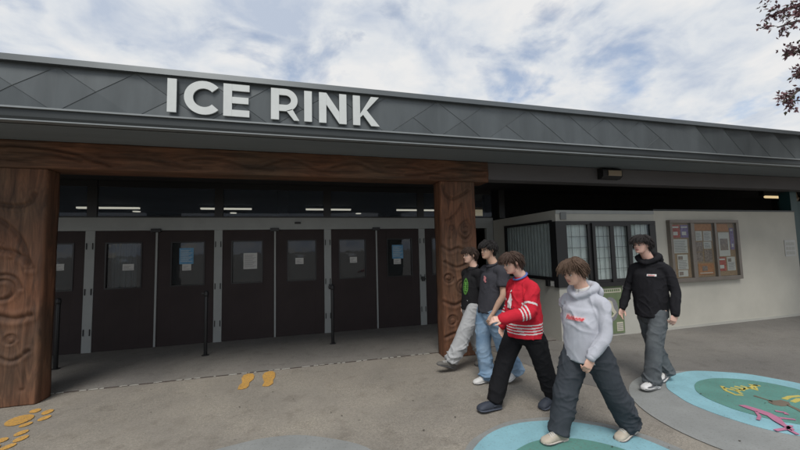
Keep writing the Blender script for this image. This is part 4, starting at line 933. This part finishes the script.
    if w.get('hood'):
        fr_ = neck+Fc*.085+(0, 0, -.055); bk_ = neck-Fc*.075+(0, 0, .035)
        ringp = [fr_, neck+Fc*.045+Lc*.085+(0, 0, -.012), neck-Fc*.02+Lc*.105+(0, 0, .02), bk_+Lc*.06, bk_, bk_-Lc*.06, neck-Fc*.02-Lc*.105+(0, 0, .02), neck+Fc*.045-Lc*.085+(0, 0, -.012), fr_]
        parts.append(limb(ringp, [.022, .030, .036, .042, .046, .042, .036, .030, .022], 12, 4))
        parts.append(limb([bk_+(0, 0, .0), bk_-Fc*.045+(0, 0, -.05), bk_-Fc*.035+(0, 0, -.14), bk_-Fc*.0+(0, 0, -.20)], [(.09, .05), (.115, .06), (.09, .05), (.03, .03)], 14, 4, ref=Lc))
    else:
        pass
    V, F, Nn = remesh(parts, w.get('vox', .0085), 3)
    V = wrinkle(V, Nn, w.get('wr', .006), [((9, 9, 4), 1.5, .4), ((6, 6, 8), 1.1, -.6), ((13, 13, 10), .5, .8)], seed+5)
    idx = np.zeros(len(F), int); fc = facecenters(V, F)
    if 'zones' in w: idx = w['zones'](fc, dict(A, mid=mid, Lc=Lc, Fc=Fc))
    top = rows(w['name'], V, F, w['mats'], P_, idx)
    bvh = BVHTree.FromPolygons([tuple(v) for v in V], F)
    # collar
    if not w.get('hood'):
        cp = []
        for k in range(17):
            a = 2*math.pi*k/16; cp.append(neck+Fc*(.066*math.cos(a)+.012)+Lc*.070*math.sin(a)+np.array([0, 0, -.035*math.cos(a)+.000+w.get('cz', 0)]))
        parts = B(); parts.tube(cp, [(.010, w.get('ch', .014))]*17, 10, ref=(0, 0, 1), cap=False); parts.build('collar', w['collar'], P_, True)
    org = mid+np.array([0, 0, -.0])
    for (nm, polys, m, du, dv, lab) in w.get('prints', []):
        o = project(top, nm, polys, m, bvh, org+Lc*du+np.array([0, 0, dv]), Lc, (0, 0, 1), Fc, .0100 if nm != 'print_backing' else .0035)
    if w.get('inner'):
        q = B(); cp = [neck+Fc*(.052*math.cos(a)+.006)+Lc*.058*math.sin(a)+np.array([0, 0, -.012*math.cos(a)+.012]) for a in [2*math.pi*k/16 for k in range(17)]]
        q.tube(cp, [(.022, .008)]*17, 8, ref=(0, 0, 1), cap=False); q.tube([neck+Fc*.07+(0, 0, -.03), neck+Fc*.085+(0, 0, -.055)], [(.035, .014), (.012, .008)], 10, ref=Lc); q.build('undershirt', M['white_cloth'], P_, True)
    # cuffs and waistband ribs
    if w.get('rib'):
        for s, el, wr in (('l', A['lel'], A['lwr']), ('r', A['rel'], A['rwr'])):
            d = (wr-el)/np.linalg.norm(wr-el); q = B(); q.tube([wr-d*.04, wr+d*.005, wr+d*.025], [.040, .037, .034], 20, cap=False); q.build('cuff', w['mats'][0], P_, True)
    S_ = J['shoes']
    for s in 'lr': shoe(P_, 'shoe', A[s+'heel'], A[s+'toe'], S_[0], S_[1], S_[2])
    return P_

def hm(n, c, c2): return mat(n, c, .6, 0, 110, .3, 200, spec=.2, vstretch=(1, 1, 1), col2=c2)
def q4(x0, x1, y0, y1): return [(x0, y0), (x1, y0), (x1, y1), (x0, y1)]
def ell(cx, cy, a, c, n=20): return [(cx+a*math.cos(6.283*i/n), cy+c*math.sin(6.283*i/n)) for i in range(n)]

# chest u axis = wearer's left, which is picture right for boys seen from the front-left; text reads along +u
grey_hood = cloth('light grey marl fleece', (.45, .465, .52), .07); black_hood = cloth('black fleece', (.016, .016, .019)); red_j = cloth('red jersey cloth', (.52, .022, .04), .10); white_j = cloth('white jersey stripe', (.62, .60, .60)); blue_j = cloth('blue collar rib', (.10, .15, .38))
charcoal = cloth('charcoal tee', (.045, .046, .055)); black_tee = cloth('black tee', (.018, .018, .02)); green_pr = mat('green shirt print', (.10, .28, .05), .8, .2, 40); red_pr = mat('red shirt print', (.62, .06, .07), .8, .1, 40); pink_pr = mat('faded pink print', (.42, .16, .17), .8, .4, 60)
sweat = cloth('charcoal sweatpants', (.045, .052, .062)); blk_tr = cloth('black trousers', (.012, .012, .014)); jean_l = mat('washed blue denim', (.13, .22, .34), .9, 0, 5, .3, 240, spec=.15, col2=(.27, .37, .48)); jean_g = mat('dark grey denim', (.065, .075, .085), .9, 0, 5, .3, 240, spec=.15, col2=(.13, .145, .155)); jog = cloth('pale grey joggers', (.40, .41, .42), .08)

# 1: boy in grey hoodie ------------------------------------------------
logo = textpolys('Fishbone', .045, .35); pale_pink = mat('pale pink print edge', (.60, .42, .44), .9)
person(dict(label='boy in light grey hoodie with red lettering, in front of all others', base=(2.35, 2.6, 0), seed=1.3, skin=(.62, .39, .30),
 head=(2.282, 2.60, 1.425), hyaw=4, hpitch=20, hroll=0, neck=(2.365, 2.60, 1.262), cyaw=12, pelvis=(2.365, 2.60, .80),
 lsh=(2.40, 2.425, 1.175), rsh=(2.345, 2.775, 1.175), lel=(2.36, 2.375, .925), lwr=(2.225, 2.40, .755), rel=(2.40, 2.85, .93), rwr=(2.45, 2.84, .72), lhd=(-.35, .05, -.8), lhn=(.2, 1, 0), lcurl=.75,
 lhip=(2.375, 2.51, .77), rhip=(2.36, 2.69, .77), lkn=(2.53, 2.51, .415), rkn=(2.205, 2.68, .41), lan=(2.715, 2.54, .10), ran=(2.09, 2.66, .085), lheel=(2.785, 2.55, .03), ltoe=(2.53, 2.50, .0), rheel=(2.165, 2.66, .0), rtoe=(1.895, 2.63, .018),
 leg=[(.105, .115), (.105, .115), (.095, .10), (.095, .095), (.082, .082)], hem=.02, trm=sweat, wr=.009,
 hairm=hm('brown hair', (.05, .032, .022), (.13, .085, .06)), hair=dict(fringe=.15, nl=900, th=.070, length=.46, side=.15, curl=.12, back=-.22),
 top=dict(name='hoodie', hemz=.67, r=[(.175, .155), (.188, .165), (.180, .145), (.170, .115)], sleeve='long', sl=[.060, .052, .051, .050, .046, .037], hood=True, mats=[grey_hood], inner=True, rib=True, wr=.007,
   prints=[('print_backing', [[(-.090, -.022), (.082, -.022), (.090, .011), (-.02, .019), (-.05, .031), (-.088, .026)]], pale_pink, .01, -.135, ''), ('chest_lettering', logo, red_pr, .01, -.137, '')]),
 shoes=(cloth('beige canvas', (.45, .40, .33)), mat('cream rubber sole', (.50, .47, .42), .7), 'sneaker')))

# 2: boy in red jersey ------------------------------------------------
def jz(fc, A):
    idx = np.zeros(len(fc), int)
    el, wr, sh = A['lel'], A['lwr'], A['lsh']; z = fc[:, 2]
    for (e, w_, s_) in ((A['lel'], A['lwr'], A['lsh']), (A['rel'], A['rwr'], A['rsh'])):
        d = w_-e; L_ = np.linalg.norm(d); d = d/L_; t = (fc-e)@d; r = np.linalg.norm(fc-e-np.outer(t, d), axis=1)
        near = (r < .105) & (t > .0) & (t < L_+.05); tt = t
        for a, c in ((.02, .035), (.055, .070), (.088, .103)): idx[near & (tt > a) & (tt < c)] = 1
        d2 = e-s_; L2 = np.linalg.norm(d2); d2 = d2/L2; t2 = (fc-s_)@d2; r2 = np.linalg.norm(fc-s_-np.outer(t2, d2), axis=1)
        idx[(r2 < .10) & (t2 > L2-.09) & (t2 < L2-.07) & (t < .02)] = 1
    body = (np.abs((fc-A['mid'])@A['Lc']) < .24)
    l = A['lel']; d = A['lwr']-l; Ln = np.linalg.norm(d); d = d/Ln; t = (fc-l)@d; r = np.linalg.norm(fc-l-np.outer(t, d), axis=1); arm = ((r < .095) & (t > -.05) & (t < Ln+.06))
    l = A['rel']; d = A['rwr']-l; Ln = np.linalg.norm(d); d = d/Ln; t = (fc-l)@d; r = np.linalg.norm(fc-l-np.outer(t, d), axis=1); arm2 = ((r < .095) & (t > -.05) & (t < Ln+.06))
    zz = z-.05*(fc[:, 0]-2.24)
    for a, c in ((.775, .788), (.803, .816), (.831, .844), (.860, .873)): idx[(zz > a) & (zz < c) & ~arm & ~arm2] = 1
    return idx
crest = [q4(-.012, .012, -.10, .05), [(-.035, -.10), (.035, -.10), (.012, .02), (-.012, .02)], ell(0, .075, .016, .014, 12), [(-.030, -.02), (.030, -.02), (.024, 0), (-.024, 0)]]
person(dict(label='boy in red hockey jersey with white stripes and navy clogs', base=(2.2, 3.3, 0), seed=4.1, skin=(.66, .43, .345),
 head=(2.120, 3.30, 1.487), hyaw=-4, hpitch=17, neck=(2.225, 3.30, 1.345), cyaw=4, pelvis=(2.235, 3.30, .84),
 lsh=(2.245, 3.14, 1.25), rsh=(2.235, 3.475, 1.255), lel=(2.145, 3.07, 1.01), lwr=(1.875, 3.12, .955), rel=(2.24, 3.55, 1.0), rwr=(2.14, 3.56, .80), lhd=(-1, .12, .02), lhn=(0, .6, -.7), lcurl=.7, rhd=(-.3, 0, -.8),
 lhip=(2.25, 3.21, .81), rhip=(2.22, 3.39, .81), lkn=(2.385, 3.22, .43), rkn=(2.02, 3.38, .43), lan=(2.49, 3.24, .11), ran=(1.885, 3.36, .085), lheel=(2.545, 3.25, .045), ltoe=(2.31, 3.20, .0), rheel=(1.955, 3.36, .0), rtoe=(1.675, 3.33, .02),
 leg=[(.10, .11), (.10, .11), (.09, .095), (.085, .09), (.080, .082)], hem=.01, trm=blk_tr, waist=.06, wr=.006,
 hairm=hm('dark brown hair', (.032, .02, .016), (.085, .055, .042)), hair=dict(fringe=.10, nl=520, th=.065, length=.50, side=-.1, curl=.03, back=-.12),
 top=dict(name='jersey', hemz=.725, r=[(.20, .175), (.192, .165), (.188, .142), (.175, .125)], sleeve='long', sl=[.066, .064, .066, .064, .060, .058], vox=.0055, mats=[red_j, white_j], zones=jz, collar=blue_j, ch=.012, cz=.0, wr=.007,
   prints=[('chest_crest', crest, white_j, -.0, -.13, ''), ('print_backing', [ell(0, 0, .045, .040)], M['black'], .02, -.265, ''), ('crest_detail', [ell(.0, .012, .016, .008, 10), [(-.03, -.012), (.03, -.004), (.03, .002), (-.03, -.004)], [(-.02, -.028), (.02, -.026), (.02, -.020), (-.02, -.022)]], white_j, .02, -.265, '')]),
 shoes=(mat('navy foam clog', (.034, .042, .060), .7), mat('navy foam sole', (.055, .065, .09), .7), 'clog')))

# 3: boy in charcoal tee ------------------------------------------------
person(dict(label='black haired boy in charcoal t-shirt and washed blue jeans', base=(2.26, 4.0, 0), seed=7.7, skin=(.54, .35, .255),
 head=(2.240, 4.0, 1.62), hyaw=6, hpitch=2, neck=(2.305, 4.0, 1.452), cyaw=6, pelvis=(2.235, 4.0, .905),
 lsh=(2.335, 3.835, 1.365), rsh=(2.29, 4.165, 1.365), lel=(2.29, 3.78, 1.085), lwr=(2.165, 3.82, .865), rel=(2.36, 4.24, 1.08), rwr=(2.33, 4.22, .85), lhd=(-.35, .05, -.7), lhn=(.3, 1, 0),
 lhip=(2.245, 3.91, .87), rhip=(2.215, 4.09, .87), lkn=(2.345, 3.92, .46), rkn=(2.165, 4.08, .455), lan=(2.53, 3.94, .14), ran=(2.18, 4.06, .085), lheel=(2.60, 3.95, .10), ltoe=(2.37, 3.92, .01), rheel=(2.255, 4.06, .0), rtoe=(1.985, 4.03, .0),
 leg=[(.10, .11), (.10, .11), (.088, .095), (.088, .092), (.088, .088)], hem=.03, trm=jean_l, wr=.008,
 hairm=hm('black hair', (.010, .009, .009), (.03, .028, .028)), hair=dict(fringe=.12, nl=560, th=.12, length=.34, side=.0, curl=.45, back=-.30, puff=1.05),
 top=dict(name='t_shirt', hemz=.845, r=[(.18, .14), (.18, .14), (.195, .14), (.18, .115)], sleeve='short', sl=.66, mats=[charcoal], collar=charcoal, wr=.006,
   prints=[('chest_print', [ell(.0, .0, .022, .030, 14), ell(.015, -.03, .014, .012, 10), ell(-.016, .03, .012, .010, 10)], pink_pr, .03, -.095, '')]),
 shoes=(mat('white leather', (.60, .60, .59), .6), mat('white rubber sole', (.58, .58, .56), .7), 'sneaker')))

# 4: boy in black tee ------------------------------------------------
gp_ = []
for k in range(26):
    a = 6.283*k/26; gp_.append([(.050*math.cos(a+d)*s, .115*math.sin(a+d)*s) for d, s in ((-.09, 1.0), (.09, 1.0), (.09, .70), (-.09, .74))])
gp_ += [q4(-.028, .028, y, y+.014) for y in (-.06, -.035, -.01, .015, .04)]+[q4(-.012, .012, -.07, .07)]
person(dict(label='boy in black t-shirt with green print and pale grey joggers', base=(2.25, 4.6, 0), seed=10.9, skin=(.64, .42, .33),
 head=(2.285, 4.60, 1.548), hyaw=0, hpitch=2, neck=(2.335, 4.60, 1.385), cyaw=18, pelvis=(2.29, 4.60, .865),
 lsh=(2.355, 4.44, 1.295), rsh=(2.30, 4.76, 1.295), lel=(2.36, 4.385, 1.045), lwr=(2.325, 4.37, .82), rel=(2.33, 4.82, 1.05), rwr=(2.27, 4.82, .83),
 lhip=(2.285, 4.51, .83), rhip=(2.275, 4.69, .83), lkn=(2.10, 4.52, .47), rkn=(2.36, 4.68, .44), lan=(1.925, 4.54, .125), ran=(2.47, 4.66, .11), lheel=(1.965, 4.55, .02), ltoe=(1.70, 4.52, .115), rheel=(2.55, 4.66, .05), rtoe=(2.32, 4.64, .0),
 leg=[(.10, .11), (.10, .11), (.095, .10), (.10, .10), (.085, .085)], hem=.0, trm=jog, wr=.008,
 hairm=hm('very dark brown hair', (.022, .015, .012), (.06, .04, .032)), hair=dict(fringe=.16, nl=460, th=.065, length=.42, side=.05, curl=.08, back=-.16),
 top=dict(name='t_shirt', hemz=.79, r=[(.175, .13), (.175, .135), (.185, .13), (.175, .11)], sleeve='short', sl=.70, mats=[black_tee], collar=black_tee, wr=.006,
   prints=[('chest_print', gp_, green_pr, -.005, -.17, '')]),
 shoes=(mat('grey suede', (.13, .125, .115), .85, .1, 20), mat('dark rubber sole', (.08, .08, .08), .8), 'sneaker')))

# 5: boy in black hoodie ------------------------------------------------
person(dict(label='boy in black hoodie and dark grey jeans, last in the row', base=(4.0, 3.32, 0), seed=14.2, skin=(.64, .41, .335),
 head=(3.915, 3.32, 1.648), hyaw=2, hpitch=3, neck=(3.995, 3.32, 1.478), cyaw=14, pelvis=(3.985, 3.32, .90),
 lsh=(4.055, 3.15, 1.375), rsh=(3.97, 3.49, 1.375), lel=(4.075, 3.08, 1.10), lwr=(3.99, 3.045, .875), rel=(3.945, 3.58, 1.10), rwr=(3.82, 3.56, .875), lhd=(-.25, .05, -.8), rhd=(-.35, 0, -.7), lhn=(.3, 1, 0), lcurl=.7,
 lhip=(3.985, 3.22, .87), rhip=(3.995, 3.42, .87), lkn=(3.87, 3.22, .475), rkn=(4.09, 3.41, .45), lan=(3.825, 3.24, .095), ran=(4.225, 3.39, .115), lheel=(3.915, 3.25, .0), ltoe=(3.635, 3.20, .03), rheel=(4.30, 3.40, .055), rtoe=(4.055, 3.36, .0),
 leg=[(.085, .088), (.088, .092), (.085, .09), (.082, .085), (.080, .082)], hem=.02, trm=jean_g, wr=.008,
 hairm=hm('black straight hair', (.012, .010, .010), (.035, .03, .03)), hair=dict(fringe=.075, nl=640, th=.070, length=.44, side=.0, curl=.0, back=-.26),
 top=dict(name='hoodie', hemz=.80, r=[(.172, .155), (.185, .155), (.185, .142), (.178, .12)], sleeve='long', sl=[.060, .053, .051, .048, .046, .038], hood=True, mats=[black_hood], rib=True, wr=.008,
   prints=[('print_backing', [q4(-.045, .045, -.012, .012)], M['white_cloth'], .075, -.085, ''), ('chest_lettering', textpolys('Fishbone', .018, .2), red_pr, .075, -.085, '')]),
 shoes=(mat('white mesh shoe', (.60, .60, .60), .7, .1, 40), mat('white foam sole', (.58, .58, .57), .7), 'chunky')))

# ---------------------------------------------------------------- tree beyond the right edge
random.seed(21)
tr = thing('plum_tree', 'purple leaved tree hanging its branches in from the right edge against the sky', 'tree', (9.3, 2.4, 0))
limbs = []
def branch(p, d, ln, r, depth, q, leavespos):
    pts = [p]; dd = np.array(d, float); dd /= np.linalg.norm(dd); n = 6; rr = [r]
    for i in range(n):
        dd = dd+np.array([random.uniform(-.16, .16) for _ in range(3)])+np.array([0, 0, -.02*depth]); dd /= np.linalg.norm(dd); pts.append(pts[-1]+dd*ln/n); rr.append(r*(1-.75*(i+1)/n))
    q.tube(pts, rr, 7 if depth < 2 else 5)
    if depth >= 2:
        for i in range(1, n+1): leavespos.append((pts[i], dd))
    if depth < 3:
        for i in range(2, n+1):
            for _ in range(2 if depth else 2):
                v = dd+np.array([random.uniform(-.9, .9), random.uniform(-.9, .9), random.uniform(-.35, .5)]); branch(pts[i], v, ln*random.uniform(.42, .62), rr[i]*.6, depth+1, q, leavespos)
q = B(); lp = []
q.tube([(9.3, 2.4, -.05), (9.28, 2.42, .9), (9.22, 2.46, 1.8), (9.2, 2.5, 2.95)], [.17, .13, .12, .10], 12)
for d in [(.5, -.4, 1), (.8, .5, .8), (.6, 0, 1), (.9, -.2, .5)]:
    branch(np.array([9.2, 2.5, 2.9+random.uniform(-.2, .1)]), d, random.uniform(1.3, 1.6), .06, 0, q, lp)
# boughs that reach over the picture's right edge: hand-laid, with small twigs
for pts in ([(9.2, 2.5, 2.9), (8.3, 2.8, 4.0), (7.5, 3.0, 4.5), (7.1, 3.0, 4.75), (6.55, 3.0, 4.66), (6.12, 3.0, 4.50)], [(8.3, 2.8, 4.0), (7.6, 2.95, 4.2), (7.1, 3.0, 4.32), (6.65, 3.0, 4.26), (6.38, 3.0, 4.18)], [(8.3, 2.8, 4.0), (7.6, 3.0, 4.0), (7.1, 3.05, 3.92), (6.6, 3.1, 3.72), (6.32, 3.1, 3.52)],
            [(7.5, 3.0, 4.5), (7.2, 3.0, 5.1), (6.8, 3.0, 5.25), (6.4, 3.0, 5.12), (6.22, 3.0, 4.98)], [(7.2, 3.0, 5.1), (6.9, 3.0, 5.0), (6.5, 3.0, 4.85), (6.15, 3.0, 4.72)], [(7.6, 2.95, 4.2), (7.1, 3.0, 4.08), (6.8, 3.05, 4.0), (6.45, 3.05, 3.88)]):
    n = len(pts); q.tube(pts, [.05*(1-k/n)**1.3+.003 for k in range(n)], 6)
    for k in range(2, n):
        a, c = np.array(pts[k-1]), np.array(pts[k])
        for _ in range(4 if k < n-1 else 5):
            t = random.random(); o = a+(c-a)*t; v = np.array([random.uniform(-.9, .15), random.uniform(-.6, .6), random.uniform(-.75, .35)]); L_ = random.uniform(.10, .24)*(1 if k < n-1 else .8); e = o+v/np.linalg.norm(v)*L_
            q.tube([o, (o+e)/2+(0, 0, .015), e], [.004, .003, .002], 4)
            for u in (.35, .6, .8, 1.): lp.append((o+(e-o)*u, v/np.linalg.norm(v)))
q.build('trunk', M['bark'], tr, True)
V = []; F = []; mi = []
for p, d in lp:
    for _ in range(6):
        c = p+np.array([random.gauss(0, .03) for _ in range(3)]); a = np.array([random.gauss(0, 1) for _ in range(3)])+d*1.2+np.array([0, 0, -.5]); a /= np.linalg.norm(a); b_ = np.cross(a, [random.gauss(0, 1) for _ in range(3)]); b_ /= np.linalg.norm(b_); s = random.uniform(.028, .045)
        nn = np.cross(a, b_)*s*.25; k = len(V); V += [c, c+a*s*.6+b_*s*.42+nn, c+a*s*1.6, c+a*s*.6-b_*s*.42+nn]; F.append((k, k+1, k+2, k+3)); mi.append(1 if random.random() < .15 else 0)
mesh('crown', V, F, [M['leaf'], M['leaf2']], tr, False, mi)
# dry leaves and grit scattered on the asphalt
random.seed(8); V = []; F = []
for i in range(110):
    x = random.uniform(-3, 5.5); y = random.uniform(2.0, 5.3); s = random.uniform(.004, .012); a = random.uniform(0, 6.28); k = len(V)
    for j in range(5): V.append((x+s*math.cos(a+j*1.257)*random.uniform(.6, 1.2), y+s*math.sin(a+j*1.257)*random.uniform(.6, 1), .022 if (x-4.63)**2+(y-2.67)**2 < 1 or (x-1.95)**2+(y-2.14)**2 < 1 else .008))
    F.append([k+j for j in range(5)])
tag(mesh('grit', V, F, mat('dark leaf litter', (.05, .04, .03), .9)), 'small dark bits of leaf and grit scattered over the asphalt', 'litter', kind='stuff')
